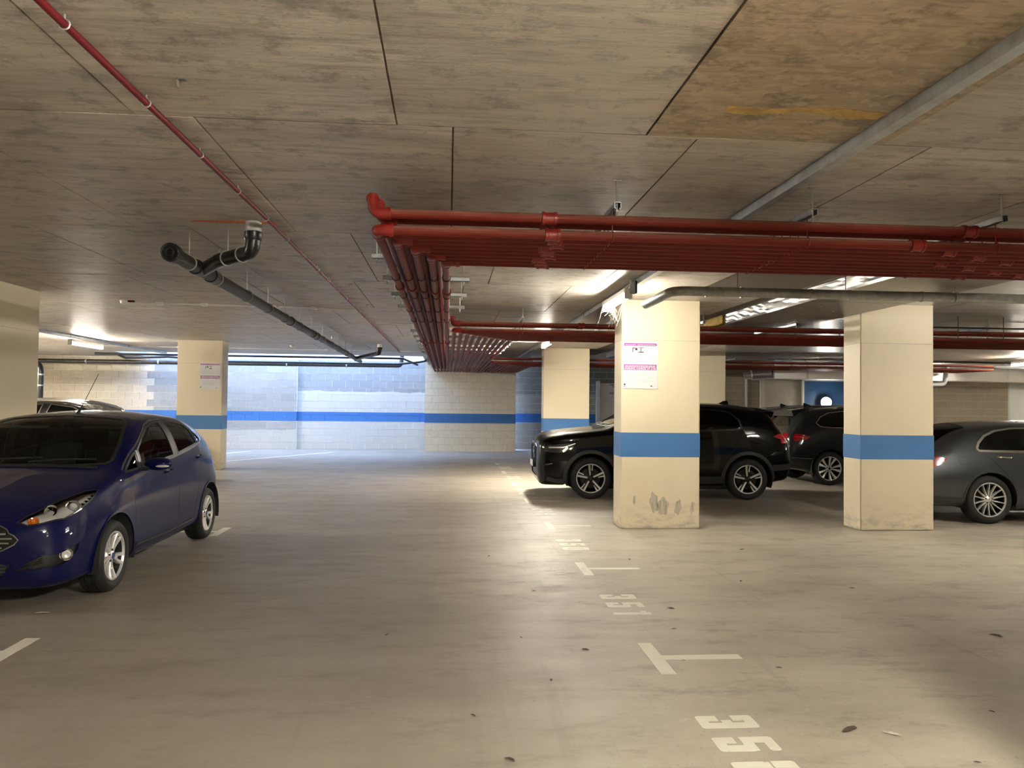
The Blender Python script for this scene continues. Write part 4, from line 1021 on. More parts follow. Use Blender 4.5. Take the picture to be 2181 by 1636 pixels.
def arch_poly(lf, xc, zc, R, zmin):
    # circle on the flank, continued under the sill; returns polygon in (s,t)
    a0 = math.asin((zmin-zc)/R) if zmin > zc-R else -PI/2
    pts = []
    n = 26
    for k in range(n+1):
        a = PI-a0-(PI-2*a0)*k/n      # from rear-low over the top to front-low
        pts.append(lf.inv('s', xc+R*math.cos(a), zc+R*math.sin(a)))
    first, last = pts[0], pts[-1]
    return pts, pts+[(last[0], 0.035), (first[0], 0.035)]
def build_car(name, label, spec):
    car = thing(name, label, 'car')
    lf = Loft(spec['st'], *spec.get('scale', (1, 1, 1)))
    P = spec['paint']
    holes, arcs = [], []
    for xc in spec['axles']:
        pl, full = arch_poly(lf, xc, spec['R']+0.01, spec['Ra'], spec.get('zarch', 0.235)); arcs.append((xc, pl)); holes.append(full)
    regs = {}
    for nm, r in spec['regions'].items():
        poly = lf.poly(r['pts'])
        if r.get('round', 1) and not r.get('half'): poly = lf.smooth(poly, 1)
        regs[nm] = poly
        if r.get('cut', True): holes.append(poly)
    ns, nt = spec.get('res', (110, 50))
    body = skin('body', lf, None, holes, P, car, ns, nt)
    if spec.get('lining', True): skin('cabin_lining', lf, None, holes, 'cabin', car, 54, 26, off=-0.016)
    made = {}
    for nm, r in spec['regions'].items():
        o = skin(r.get('name', nm), lf, regs[nm], [], r['mat'], car, r.get('ns', 130), r.get('nt', 70), off=r.get('off', -0.003), merge=bool(r.get('half')))
        made[nm] = o
        if r.get('trim'):
            tm, tw, th = r['trim']
            poly = regs[nm]
            if r.get('half'): poly = [p for p in poly if p[1] < 0.9995]; 
            ribbon('trim', lf, poly, tm, o, -tw/2, tw/2, th, close=not r.get('half'))
    for xc, pl in arcs:
        # liner and lip
        R = spec['Ra']+0.004; zc = spec['R']+0.01; yo = spec['yo']
        for sg in (1, -1):
            mb = MB(); n = 24; vs = []
            a0 = math.asin(max(-1, (0.21-zc)/R)); an = [PI-a0-(PI-2*a0)*k/n for k in range(n+1)]
            for a in an:
                for y in (yo+0.02, yo-0.30): vs.append((xc+R*math.cos(a), sg*y, zc+R*math.sin(a)))
            mb.add(vs, [(2*k, 2*k+1, 2*k+3, 2*k+2) for k in range(n)])
            mb.add([(xc+R*math.cos(a), sg*(yo-0.30), zc+R*math.sin(a)) for a in an], [tuple(range(n+1))])
            obj('arch_liner', mb, 'cabin', car, smooth=True)
        cl = spec.get('clad')
        if cl: ribbon('arch_cladding', lf, pl, 'cladding', car, -cl, 0.004, 0.012, close=False)
        else: ribbon('arch_lip', lf, pl, P, car, -0.018, 0.003, 0.006, close=False)
    for nm, pts, wdt, hh, mt in spec.get('lines', ()):
        pl = lf.poly(pts, close=False)
        ribbon(nm, lf, pl, mt, car, -wdt/2, wdt/2, hh, close=False)
    parts = wheel_mesh_parts(spec['R'], spec['rim'], spec.get('tw', 0.2), spec['style'], spec.get('mface', 'alloy'), spec.get('mdark', 'alloy'))
    add_wheels(car, parts, spec['axles'], spec['yo'], spec['R'], spec.get('steer', 0))
    ub = MB().box(spec['axles'][0]+0.3, spec['axles'][1]-0.3, -spec['yo']+0.12, spec['yo']-0.12, 0.17, 0.3); obj('underbody', ub, 'cabin', car)
    return car, lf, made
# --- stations: x, zb,wb, zs,ws, zm,wm, zh,wh, zr,wr, zt
HATCH = [
 (0.000, .46, .02, .48, .03, .52, .04, .56, .03, .58, .02, .585),
 (0.004, .40, .22, .42, .30, .52, .34, .60, .30, .63, .20, .64),
 (0.020, .30, .36, .34, .46, .50, .50, .62, .46, .665, .32, .68),
 (0.060, .22, .46, .28, .58, .48, .63, .65, .58, .705, .42, .72),
 (0.130, .19, .54, .26, .68, .47, .725, .69, .66, .745, .50, .76),
 (0.250, .18, .60, .25, .755, .50, .785, .745, .72, .80, .56, .82),
 (0.450, .18, .64, .25, .80, .56, .825, .81, .765, .865, .60, .885),
 (0.750, .18, .66, .26, .825, .60, .85, .885, .80, .94, .64, .965),
 (0.980, .18, .68, .27, .835, .62, .856, .935, .815, .995, .70, 1.020),
 (1.300, .18, .68, .27, .84, .62, .86, .955, .825, 1.18, .715, 1.215),
 (1.650, .18, .68, .28, .845, .62, .861, .970, .83, 1.360, .655, 1.405),
 (1.900, .18, .68, .28, .845, .62, .861, .980, .832, 1.410, .63, 1.462),
 (2.300, .18, .68, .28, .845, .62, .861, .995, .832, 1.425, .615, 1.490),
 (2.800, .18, .68, .28, .84, .63, .86, 1.015, .828, 1.405, .60, 1.476),
 (3.250, .20, .67, .29, .83, .64, .855, 1.030, .80, 1.350, .555, 1.432),
 (3.550, .22, .66, .30, .80, .66, .84, 1.035, .76, 1.285, .53, 1.385),
 (3.660, .24, .64, .31, .78, .66, .82, 1.020, .73, 1.210, .54, 1.340),
 (3.760, .26, .62, .32, .75, .65, .79, .985, .70, 1.080, .56, 1.150),
 (3.860, .28, .56, .34, .70, .62, .74, .920, .66, .970, .54, 1.000),
 (3.930, .32, .48, .38, .62, .58, .66, .80, .58, .86, .46, .88),
 (3.960, .40, .30, .44, .42, .56, .46, .70, .40, .74, .30, .76),
 (3.969, .54, .02, .55, .03, .56, .04, .58, .03, .59, .02, .595)]
SUV = [
 (0.000, .58, .02, .60, .03, .62, .04, .64, .03, .66, .02, .665),
 (0.005, .40, .42, .44, .54, .62, .58, .84, .54, .91, .42, .94),
 (0.030, .28, .56, .34, .69, .60, .73, .88, .69, .955, .54, .985),
 (0.080, .23, .62, .30, .76, .60, .80, .91, .76, 1.005, .60, 1.04),
 (0.180, .22, .66, .29, .83, .60, .865, .95, .82, 1.06, .64, 1.09),
 (0.400, .22, .70, .30, .89, .62, .91, 1.005, .865, 1.11, .68, 1.14),
 (0.800, .22, .72, .31, .91, .64, .925, 1.045, .882, 1.155, .715, 1.185),
 (1.150, .22, .72, .32, .91, .64, .93, 1.075, .888, 1.19, .755, 1.22),
 (1.450, .22, .72, .32, .91, .64, .93, 1.090, .890, 1.340, .72, 1.375),
 (1.800, .22, .72, .32, .91, .64, .93, 1.105, .890, 1.520, .66, 1.565),
 (2.100, .22, .72, .32, .91, .64, .93, 1.115, .890, 1.575, .645, 1.632),
 (2.700, .22, .72, .32, .91, .64, .93, 1.135, .887, 1.588, .635, 1.652),
 (3.300, .22, .72, .33, .90, .66, .93, 1.165, .882, 1.575, .625, 1.645),
 (3.800, .25, .70, .34, .88, .68, .915, 1.185, .85, 1.525, .605, 1.600),
 (4.050, .28, .68, .36, .86, .70, .90, 1.180, .82, 1.465, .585, 1.555),
 (4.150, .30, .66, .38, .83, .70, .885, 1.140, .80, 1.330, .60, 1.420),
 (4.280, .32, .64, .40, .80, .68, .86, 1.060, .77, 1.140, .62, 1.180),
 (4.370, .36, .60, .44, .74, .66, .81, .950, .72, 1.00, .60, 1.03),
 (4.410, .42, .45, .48, .60, .62, .66, .820, .58, .86, .45, .88),
 (4.425, .58, .02, .60, .03, .62, .04, .64, .03, .66, .02, .665)]
SALOON = [
 (0.000, .48, .02, .49, .03, .50, .04, .52, .03, .53, .02, .535),
 (0.006, .38, .36, .42, .48, .52, .52, .62, .48, .68, .36, .70),
 (0.040, .25, .50, .30, .64, .50, .68, .66, .62, .73, .48, .75),
 (0.120, .20, .60, .27, .74, .50, .77, .71, .70, .78, .54, .80),
 (0.350, .18, .66, .26, .85, .54, .87, .78, .80, .845, .60, .87),
 (0.800, .18, .70, .27, .885, .58, .90, .86, .83, .92, .64, .945),
 (1.350, .18, .72, .28, .89, .60, .905, .91, .84, .98, .68, 1.00),
 (1.750, .18, .72, .28, .89, .60, .905, .925, .845, 1.20, .66, 1.23),
 (2.100, .18, .72, .28, .89, .60, .905, .935, .845, 1.345, .60, 1.39),
 (2.600, .18, .72, .28, .89, .60, .905, .945, .842, 1.38, .585, 1.44),
 (3.100, .18, .72, .28, .89, .62, .905, .955, .835, 1.365, .57, 1.43),
 (3.550, .20, .72, .30, .885, .64, .90, .965, .82, 1.325, .56, 1.400),
 (3.950, .22, .70, .31, .87, .64, .89, .972, .795, 1.245, .55, 1.335),
 (4.250, .23, .68, .32, .85, .62, .87, .965, .77, 1.10, .57, 1.19),
 (4.500, .24, .66, .33, .82, .60, .84, .925, .72, .985, .58, 1.02),
 (4.620, .28, .60, .37, .74, .58, .78, .82, .66, .87, .52, .89),
 (4.670, .36, .40, .42, .55, .55, .60, .70, .50, .73, .40, .75),
 (4.686, .52, .02, .53, .03, .55, .04, .57, .03, .58, .02, .585)]
def s_(*p): return [('s', a, b) for a, b in p]
def t_(*p): return [('t', a, b) for a, b in p]
def f_(*p): return [('f', a, b) for a, b in p]
def r_(*p): return [('r', a, b) for a, b in p]
# ------------------------------------------------------------------ blue hatchback, nose towards the viewer
hl = [('f', .455, .690), ('f', .53, .668), ('f', .605, .676), ('s', .20, .697), ('s', .32, .742), ('s', .48, .800), ('s', .63, .868), ('t', .52, .715), ('t', .40, .665), ('t', .27, .600), ('f', .50, .728)]
spec = dict(st=HATCH, paint='paint_blue', axles=(.83, 3.325), R=.295, rim=.200, Ra=.350, yo=.838, style='five_wide', tw=.195, res=(120, 54),
  regions={
   'windscreen': dict(pts=t_((1.005, 0), (1.02, .35), (1.065, .63), (1.11, .675), (1.30, .655), (1.50, .605), (1.68, .560), (1.755, .50), (1.775, .25), (1.78, 0)), mat='glass_clear', half=True, trim=('trim_black', .03, .003)),
   'quarter_glass': dict(pts=s_((1.06, .968), (1.32, .985), (1.32, 1.125), (1.25, 1.09)), mat='glass_clear', trim=('trim_black', .022, .004), round=0),
   'front_door_glass': dict(pts=s_((1.385, .990), (1.385, 1.145), (1.55, 1.245), (1.75, 1.335), (1.95, 1.372), (2.12, 1.380), (2.20, 1.040)), mat='glass_clear', trim=('trim_black', .022, .004)),
   'rear_door_glass': dict(pts=s_((2.33, 1.055), (2.25, 1.380), (2.50, 1.375), (2.78, 1.340), (2.92, 1.285), (2.985, 1.12)), mat='glass_clear', trim=('trim_black', .022, .004)),
   'rear_quarter_glass': dict(pts=s_((3.035, 1.130), (2.985, 1.262), (3.06, 1.245), (3.19, 1.165), (3.19, 1.147)), mat='glass_tint', trim=('trim_black', .016, .004), round=0),
   'door_pillar_cover': dict(pts=s_((2.205, 1.035), (2.325, 1.050), (2.245, 1.388), (2.125, 1.388)), mat='trim_black', cut=False, off=.003, round=0),
   'rear_window': dict(pts=r_((0, 1.28), (.42, 1.26), (.50, 1.05), (0, 1.05)), mat='glass_tint', half=True),
   'headlamp_reflector': dict(pts=hl, mat='lamp_white', off=-.030, cut=True, round=0),
   'headlamp_lens': dict(pts=hl, mat='lens_clear', off=.001, cut=False, round=0, trim=('trim_black', .010, .002)),
   'grille': dict(pts=f_((0, .672), (.20, .672), (.36, .668), (.485, .568), (.46, .535), (.38, .492), (.20, .482), (0, .480)), mat='trim_black', half=True, off=-.022, trim=('satin_chrome', .009, .003)),
   'lower_grille': dict(pts=f_((0, .405), (.30, .405), (.445, .395), (.40, .310), (.25, .290), (0, .285)), mat='trim_black', half=True, off=-.02, trim=('paint_blue', .012, .003)),
   'fog_surround': dict(pts=[('f', .455, .335), ('f', .54, .40), ('f', .63, .452), ('s', .20, .482), ('s', .285, .508), ('s', .275, .455), ('s', .205, .385), ('f', .62, .345)], mat='trim_black', off=-.018, round=0, trim=('paint_blue', .008, .002)),
   'tail_lamp': dict(pts=s_((3.62, 1.01), (3.76, 1.0), (3.86, .90), (3.86, .72), (3.76, .74), (3.66, .88)), mat='tail_red', off=.002, round=0),
  },
  lines=[
   ('door_seam', s_((1.19, .945), (1.17, .80), (1.20, .45), (1.22, .33)), .005, .0008, 'seam'),
   ('door_seam', s_((2.30, 1.03), (2.30, .80), (2.27, .33)), .005, .0008, 'seam'),
   ('door_seam', s_((3.03, 1.11), (3.03, .92), (2.93, .70), (2.86, .50), (2.80, .33)), .005, .0008, 'seam'),
   ('door_seam', s_((1.22, .335), (2.80, .335)), .005, .0008, 'seam'),
   ('bonnet_seam', t_((.17, .42), (.25, .575), (.45, .66), (.75, .70), (1.0, .73)), .005, .0008, 'seam'),
   ('bonnet_seam', f_((0, .705), (.25, .705), (.42, .712)), .005, .0008, 'seam'),
   ('bumper_seam', s_((.62, .855), (.56, .76), (.52, .68), (.50, .60)), .004, .0008, 'seam'),
   ('belt_trim', s_((1.37, .972), (1.7, .995), (2.2, 1.025), (2.7, 1.075), (3.2, 1.133)), .020, .007, 'trim_grey'),
   ('window_frame_trim', s_((1.04, .985), (1.25, 1.118), (1.55, 1.268), (1.75, 1.358), (1.95, 1.396), (2.25, 1.402)), .016, .006, 'trim_grey'),
   ('mirror_pillar_trim', s_((1.352, .985), (1.352, 1.14)), .030, .006, 'trim_grey'),
   ('swage_line', s_((.66, .80), (1.2, .815), (2.0, .865), (2.9, .935), (3.45, .985)), .012, .003, 'paint_blue'),
   ('sill_line', s_((1.24, .315), (2.0, .30), (2.78, .315)), .022, .006, 'trim_black'),
  ])
car, lf, made = build_car('hatchback', 'dark blue five-door hatchback parked nose out on the left', spec)
car.location = (-3.60, 5.90, 0); car.rotation_euler = (0, 0, PI/2)
def on(tag, a, b, off=0.0):
    s, t = lf.inv(tag, a, b); p = lf.pt(s, t)[0]; n = lf.nrm(s, t)[0]; return Vector(p+n*off), Vector(n)
def both(name, fn, m, par, smooth=True):
    pr = par if isinstance(par, (list, tuple)) else (par, par); out = []
    for i, sg in enumerate((1, -1)):
        q = fn(); out.append(obj(name, MB().add([(v[0], v[1]*sg, v[2]) for v in q.v], q.f), m, pr[i], smooth=smooth))
    return out
def disc_at(p, n, r, h, prof=None, seg=24):
    q = n.to_track_quat('Z', 'Y').to_matrix().to_4x4(); pr = prof or [(0, h), (r*.7, h*.9), (r, 0), (r, -.02)]
    return MB().lathe(pr, seg).xf(Matrix.Translation(p) @ q)
# headlamp internals
lens = made['headlamp_lens']
p, n = on('s', .33, .785, -.030); n2 = (n+Vector((-1.1, 0, -.2))).normalized()
both('projector', lambda: disc_at(p, n2, .042, .02, [(.034, .004), (.040, .014), (.050, .016), (.056, .006), (.058, -.03)]), 'chrome', lens)
both('projector_glass', lambda: MB().sphere(p+n2*.006, .036, 18), 'grey_pvc', lens)
p1, n1 = on('t', .21, .62, -.026)
both('high_beam', lambda: disc_at(p1, (n1+Vector((-1.1, 0, -.2))).normalized(), .036, .01, [(0, -.012), (.018, -.006), (.038, .014), (.046, .016), (.047, -.02)]), 'chrome', lens)
p2, n3 = on('f', .555, .700, -.020)
both('indicator_bulb', lambda: MB().sphere(p2, .024, 14).add(*(lambda d: (d.v, d.f))(disc_at(p2, n3, .034, .004, [(.018, .0), (.036, .012), (.036, -.01)]))), 'amber', lens)
for k in range(4):
    a_, _ = on('s', .40+.045*k, .795+.016*k, -.024); b_, _ = on('s', .44+.045*k, .775+.018*k, -.016)
    both('reflector_fin', lambda: MB().tube([a_, b_], .008, 6), 'chrome', lens)
# grille bars
for k, zz in enumerate((.645, .612, .578, .545, .512)):
    hw = .36+(.668-zz)/.1*.125 if zz > .568 else .485-(.568-zz)/.076*.105
    pl = lf.poly(f_((.0, zz), (.2, zz), (hw-.03, zz)), close=False)
    ribbon('grille_bar', lf, pl, 'chrome', made['grille'], -.006, .006, -.004, close=False, h0=-.022)
for zz in (.385, .36, .335, .31):
    pl = lf.poly(f_((0, zz), (.2, zz), (.40, zz)), close=False); ribbon('grille_bar', lf, pl, 'trim_grey', made['lower_grille'], -.006, .006, -.006, close=False, h0=-.02)
for k in range(4):
    pl = lf.poly([('f', .50+.03*k, .355+.016*k), ('f', .58+.012*k, .375+.018*k), ('f', .635, .392+.014*k)], close=False); ribbon('fog_slat', lf, pl, 'trim_black', made['fog_surround'], -.004, .004, -.002, close=False, h0=-.02)
pf, nf = on('s', .175, .432, -.006); nf = (nf+Vector((-.9, 0, 0))).normalized()
both('fog_lamp', lambda: disc_at(pf, nf, .045, .01, [(0, -.004), (.022, .004), (.034, -.002), (.036, -.012)]), 'lamp_white', car)
both('fog_ring', lambda: disc_at(pf, nf, .045, .01, [(.036, -.012), (.038, .008), (.046, .012), (.050, .004), (.048, -.02)]), 'chrome', car)
# door mirrors with side repeater
def mirror(): return MB().sphere((1.43, .955, 1.015), 1.0, 20, (.080, .125, .062))
mo = both('door_mirror', mirror, 'paint_blue', car)
both('mirror_stalk', lambda: MB().cbox(1.36, 1.46, .80, .90, .955, .995, .012), 'trim_black', mo)
both('mirror_repeater', lambda: MB().sphere((1.365, 1.01, .998), 1.0, 14, (.022, .065, .013)), 'lamp_white', mo)
both('mirror_glass', lambda: MB().sphere((1.475, .955, 1.015), 1.0, 14, (.035, .10, .048)), 'chrome', mo)
for hx, hz in ((1.985, .895), (2.95, .972)):
    a_, na = on('s', hx, hz)
    both('door_handle', lambda: MB().tube(bend([a_+Vector((-.09, -.01, -.004)), a_+Vector((-.075, .028, 0)), a_+Vector((.075, .028, .006)), a_+Vector((.09, -.01, .008))], .02, 4), .011, 8), 'paint_blue', car)
    both('handle_recess', lambda: MB().sphere(a_+Vector((0, -.006, -.004)), 1.0, 14, (.075, .010, .030)), 'trim_black', car)
# aerial, wipers
obj('aerial', MB().tube([(1.92, 0, 1.452), (1.99, 0, 1.50), (2.03, 0, 1.535)], [.018, .012, .006], 10).tube([(2.02, 0, 1.53), (2.36, 0, 1.86)], .0028, 6), 'trim_black', car, smooth=True)
for y0, y1 in ((.52, -.10), (-.02, -.55)):
    a_, na = on('t', 1.035, abs(y0), .018); b_, nb = on('t', 1.10, abs(y1), .016); a_.y *= (1 if y0 >= 0 else -1); b_.y *= (1 if y1 >= 0 else -1)
    m_, _ = on('t', 1.075, abs((y0+y1)/2), .022); m_.y *= (1 if y0+y1 >= 0 else -1); obj('wiper', MB().tube([a_, m_, b_], .008, 6), 'trim_black', car)
obj('cowl', MB().tube([Vector((on('t', 1.0, abs(y), .004)[0].x, y, on('t', 1.0, abs(y), .004)[0].z)) for y in np.linspace(-.6, .6, 15)], .016, 6), 'trim_black', car, smooth=True)
# number plate and oval badge on the nose
pb, _ = on('f', .001, .715, .004); obj('badge', MB().sphere((pb.x, 0, pb.z), 1.0, 18, (.008, .055, .024)), 'logo_blue', car, smooth=True)
obj('number_plate', MB().cbox(-.016, -.004, -.26, .26, .43, .54, .004), 'sign_white', car)
# cabin
cb = thing
def part(n, mb, m, smooth=True): return obj(n, mb, m, car, smooth)
part('dashboard', MB().cbox(1.05, 1.50, -.70, .70, .55, .955, .05), 'cabin')
part('cabin_floor', MB().box(.95, 3.6, -.72, .72, .26, .34), 'cabin')
for sy in (.36, -.36):
    sb = part('front_seat', MB().cbox(1.75, 2.25, sy-.25, sy+.25, .45, .62, .05), 'seat_cloth')
    obj('seat_back', MB().cbox(-.07, .07, -.24, .24, 0, .62, .055).xf(Matrix.Translation((2.25, sy, .55)) @ Matrix.Rotation(.28, 4, 'Y')), 'seat_cloth', sb, smooth=True)
    obj('headrest', MB().cbox(-.05, .05, -.13, .13, .66, .86, .04).xf(Matrix.Translation((2.25, sy, .55)) @ Matrix.Rotation(.24, 4, 'Y')), 'seat_cloth', sb, smooth=True)
rbn = part('rear_bench', MB().cbox(2.75, 3.2, -.62, .62, .42, .60, .05), 'seat_cloth')
obj('bench_back', MB().cbox(3.15, 3.32, -.62, .62, .55, 1.06, .05), 'seat_cloth', rbn, True)
ring = [Vector((1.60+.06*math.sin(a), .36+.185*math.cos(a), .93+.165*math.sin(a))) for a in [2*PI*k/28 for k in range(28)]]
sw = part('steering_wheel', MB().tube(ring, .014, 8, closed=True), 'trim_black')
obj('steering_boss', MB().sphere((1.58, .36, .92), 1.0, 14, (.03, .075, .06)).tube([(1.58, .20, .93), (1.58, .52, .93)], .012, 6).tube([(1.58, .36, .92), (1.35, .36, .84)], .03, 8), 'trim_black', sw, smooth=True)
part('rear_view_mirror', MB().cbox(1.60, 1.635, -.12, .12, 1.265, 1.33, .012).tube([(1.60, 0, 1.31), (1.66, 0, 1.385)], .012, 6), 'trim_black')
for sy in (.36, -.36): part('sun_visor', MB().cbox(1.60, 1.76, sy-.19, sy+.19, 1.325, 1.345, .008).xf(Matrix.Identity(4)), 'headliner')

# ------------------------------------------------------------------ black SUV, side on behind the foreground pillar
tl = s_((4.05, 1.085), (4.17, 1.125), (4.24, 1.13), (4.285, 1.06), (4.30, .975), (4.20, .965), (4.19, 1.04))
spec = dict(st=SUV, paint='paint_black', axles=(.90, 3.60), R=.352, rim=.245, Ra=.415, yo=.905, style='five_twin', mdark='alloy_dark', tw=.225, clad=.055, zarch=.27,
  regions={
   'windscreen': dict(pts=t_((1.19, 0), (1.22, .50), (1.27, .69), (1.45, .665), (1.80, .60), (1.96, .54), (1.99, 0)), mat='glass_clear', half=True, trim=('trim_black', .03, .003)),
   'front_door_glass': dict(pts=s_((1.40, 1.125), (1.55, 1.26), (1.80, 1.44), (2.05, 1.515), (2.45, 1.535), (2.50, 1.165)), mat='glass_tint', trim=('trim_black', .03, .004)),
   'rear_door_glass': dict(pts=s_((2.60, 1.170), (2.58, 1.535), (3.0, 1.535), (3.30, 1.50), (3.47, 1.36), (3.50, 1.22), (3.44, 1.20)), mat='glass_tint', trim=('trim_black', .03, .004)),
   'rear_window': dict(pts=r_((0, 1.50), (.46, 1.46), (.56, 1.22), (0, 1.20)), mat='glass_tint', half=True),
   'headlamp': dict(pts=[('s', .17, .905), ('s', .10, .80), ('s', .30, .775), ('s', .46, .79), ('s', .66, .945), ('s', .50, .935)], mat='trim_black', off=-.004, round=0),
   'grille': dict(pts=f_((0, .90), (.40, .90), (.52, .86), (.50, .68), (.42, .60), (0, .60)), mat='trim_black', half=True, off=-.025, trim=('trim_black', .03, .008)),
   'tail_lamp': dict(pts=tl, mat='tail_glow', off=.004, round=0),
   'lower_intake': dict(pts=f_((0, .46), (.50, .46), (.56, .36), (0, .34)), mat='cladding', half=True, off=-.02),
  },
  lines=[
   ('tail_lamp_strip', s_((4.03, 1.43), (4.10, 1.35), (4.17, 1.26), (4.25, 1.14)), .022, .008, 'tail_red'),
   ('sill_cladding', s_((1.34, .345), (2.2, .325), (3.17, .345)), .12, .014, 'cladding'),
   ('door_seam', s_((1.45, 1.09), (1.42, .8), (1.45, .42)), .006, .0008, 'seam'),
   ('door_seam', s_((2.55, 1.13), (2.55, .42)), .006, .0008, 'seam'),
   ('door_seam', s_((3.55, 1.16), (3.36, .86), (3.18, .70)), .006, .0008, 'seam'),
   ('bonnet_seam', s_((.55, .985), (.9, 1.03), (1.3, 1.085)), .006, .0008, 'seam'),
   ('lamp_bar', s_((.19, .865), (.32, .868), (.44, .872)), .022, .004, 'lamp_white'),
   ('lamp_bar', s_((.43, .872), (.54, .905), (.63, .938)), .014, .004, 'lamp_white'),
   ('lamp_bar', s_((.42, .80), (.47, .84), (.50, .878)), .040, .004, 'lamp_white'),
   ('rear_bumper_trim', s_((4.02, .55), (4.2, .56), (4.36, .58)), .10, .012, 'cladding'),
   ('bumper_edge_trim', s_((.16, .34), (.30, .305), (.46, .30)), .07, .010, 'cladding'),
   ('fog_lamp', s_((.13, .575), (.19, .585), (.25, .60)), .018, .006, 'chrome'),
   ('roof_rail', s_((1.95, 1.575), (2.6, 1.60), (3.3, 1.588), (3.75, 1.545)), .022, .030, 'trim_black'),
  ])
car, lf, made = build_car('sport_utility_vehicle', 'black SUV parked side on behind the foreground pillar', spec)
car.location = (1.55, 13.80, 0); car.rotation_euler = (0, 0, math.radians(-2.0))
for k in range(5):
    zz = .86-.05*k; pl = lf.poly(f_((0, zz), (.25, zz), (.46, zz)), close=False); ribbon('grille_bar', lf, pl, 'trim_black', made['grille'], -.010, .010, -.004, close=False, h0=-.025)
obj('number_plate', MB().cbox(-.045, -.030, -.26, .26, .50, .61, .004), 'sign_white', car); obj('plate_holder', MB().cbox(-.032, .02, -.27, .27, .49, .62, .006), 'trim_black', car)
obj('badge', MB().lathe([(.045, -.006), (.06, -.010), (.062, 0)], 24, (-.004, 0, .78), 'x'), 'chrome', car)
obj('roof_spoiler', MB().add([(3.84, -.60, 1.575), (3.84, .60, 1.575), (4.17, .58, 1.500), (4.17, -.58, 1.500), (3.84, -.60, 1.50), (3.84, .60, 1.50), (4.14, .56, 1.41), (4.14, -.56, 1.41)], [(0, 1, 2, 3), (7, 6, 5, 4), (0, 4, 5, 1), (1, 5, 6, 2), (2, 6, 7, 3), (3, 7, 4, 0)]), 'paint_black', car)
obj('aerial_fin', MB().add([(3.35, -.025, 1.635), (3.35, .025, 1.635), (3.55, .03, 1.62), (3.55, -.03, 1.62), (3.53, 0, 1.70), (3.45, 0, 1.69)], [(0, 1, 2, 3), (0, 3, 4, 5), (1, 5, 4, 2), (0, 5, 1), (2, 4, 3)]), 'paint_black', car)
mo = both('door_mirror', lambda: MB().sphere((1.60, 1.0, 1.17), 1.0, 18, (.09, .13, .085)), 'paint_black', car)
both('mirror_stalk', lambda: MB().cbox(1.55, 1.64, .85, .93, 1.10, 1.14, .01), 'trim_black', mo)
for y0, y1, x0, x1 in ((.6, .05, 1.205, 1.27), (-.02, -.6, 1.20, 1.27)):
    a_, _ = on('t', x0, abs(y0), .02); b_, _ = on('t', x1, abs(y1), .02); a_.y = y0; b_.y = y1; obj('wiper', MB().tube([a_, (a_+b_)/2+Vector((0, 0, .015)), b_], .009, 6), 'trim_black', car)
for sy in (.38, -.38):
    sb = obj('front_seat', MB().cbox(1.95, 2.45, sy-.25, sy+.25, .55, .74, .05), 'seat_cloth', car, True)
    obj('seat_back', MB().cbox(-.07, .07, -.24, .24, 0, .85, .055).xf(Matrix.Translation((2.45, sy, .66)) @ Matrix.Rotation(.24, 4, 'Y')), 'seat_cloth', sb, smooth=True)

# ------------------------------------------------------------------ charcoal SUV, seen from its rear quarter
tl2 = s_((4.00, .985), (4.18, 1.04), (4.30, 1.05), (4.345, .97), (4.33, .90), (4.22, .91), (4.08, .935))
spec = dict(st=SUV, paint='paint_charcoal', scale=(1.014, .985, 1.0), axles=(.90, 3.60), R=.345, rim=.246, Ra=.395, yo=.890, style='five_split', mface='alloy', mdark='alloy_dark', tw=.225, zarch=.27, res=(90, 42),
  regions={
   'windscreen': dict(pts=t_((1.21, 0), (1.24, .50), (1.29, .68), (1.47, .655), (1.82, .59), (1.98, .53), (2.01, 0)), mat='glass_clear', half=True),
   'front_door_glass': dict(pts=s_((1.45, 1.13), (1.60, 1.28), (1.85, 1.44), (2.10, 1.515), (2.45, 1.53), (2.50, 1.16)), mat='glass_tint', trim=('satin_chrome', .018, .005)),
   'rear_side_glass': dict(pts=s_((2.58, 1.165), (2.57, 1.53), (3.1, 1.53), (3.55, 1.48), (3.74, 1.40), (3.86, 1.27), (3.78, 1.20), (3.6, 1.18)), mat='glass_tint', trim=('satin_chrome', .022, .005)),
   'rear_window': dict(pts=r_((0, 1.49), (.44, 1.46), (.55, 1.20), (0, 1.18)), mat='glass_tint', half=True),
   'tail_lamp': dict(pts=tl2, mat='tail_red', off=.005, round=0),
   'tailgate_lamp': dict(pts=r_((.52, 1.06), (.70, 1.05), (.72, .93), (.54, .93)), mat='tail_red', off=.005, round=0),
  },
  lines=[
   ('rear_bumper_trim', s_((3.98, .545), (4.2, .55), (4.38, .565)), .014, .006, 'chrome'),
   ('door_seam', s_((2.54, 1.13), (2.54, .42)), .006, .0008, 'seam'),
   ('door_seam', s_((3.62, 1.16), (3.40, .86), (3.22, .70)), .006, .0008, 'seam'),
   ('sill_cladding', s_((1.34, .335), (2.2, .325), (3.17, .335)), .08, .008, 'cladding'),
   ('roof_rail', s_((1.95, 1.575), (2.6, 1.60), (3.3, 1.588), (3.8, 1.535)), .022, .034, 'satin_chrome'),
   ('tail_lamp_strip', s_((4.06, .965), (4.2, .985), (4.30, .99)), .010, .008, 'tail_glow'),
  ])
car, lf, made = build_car('sport_utility_vehicle', 'charcoal SUV with chrome window surround between the two foreground pillars', spec)
car.location = (11.40, 16.06, 0); car.rotation_euler = (0, 0, PI)
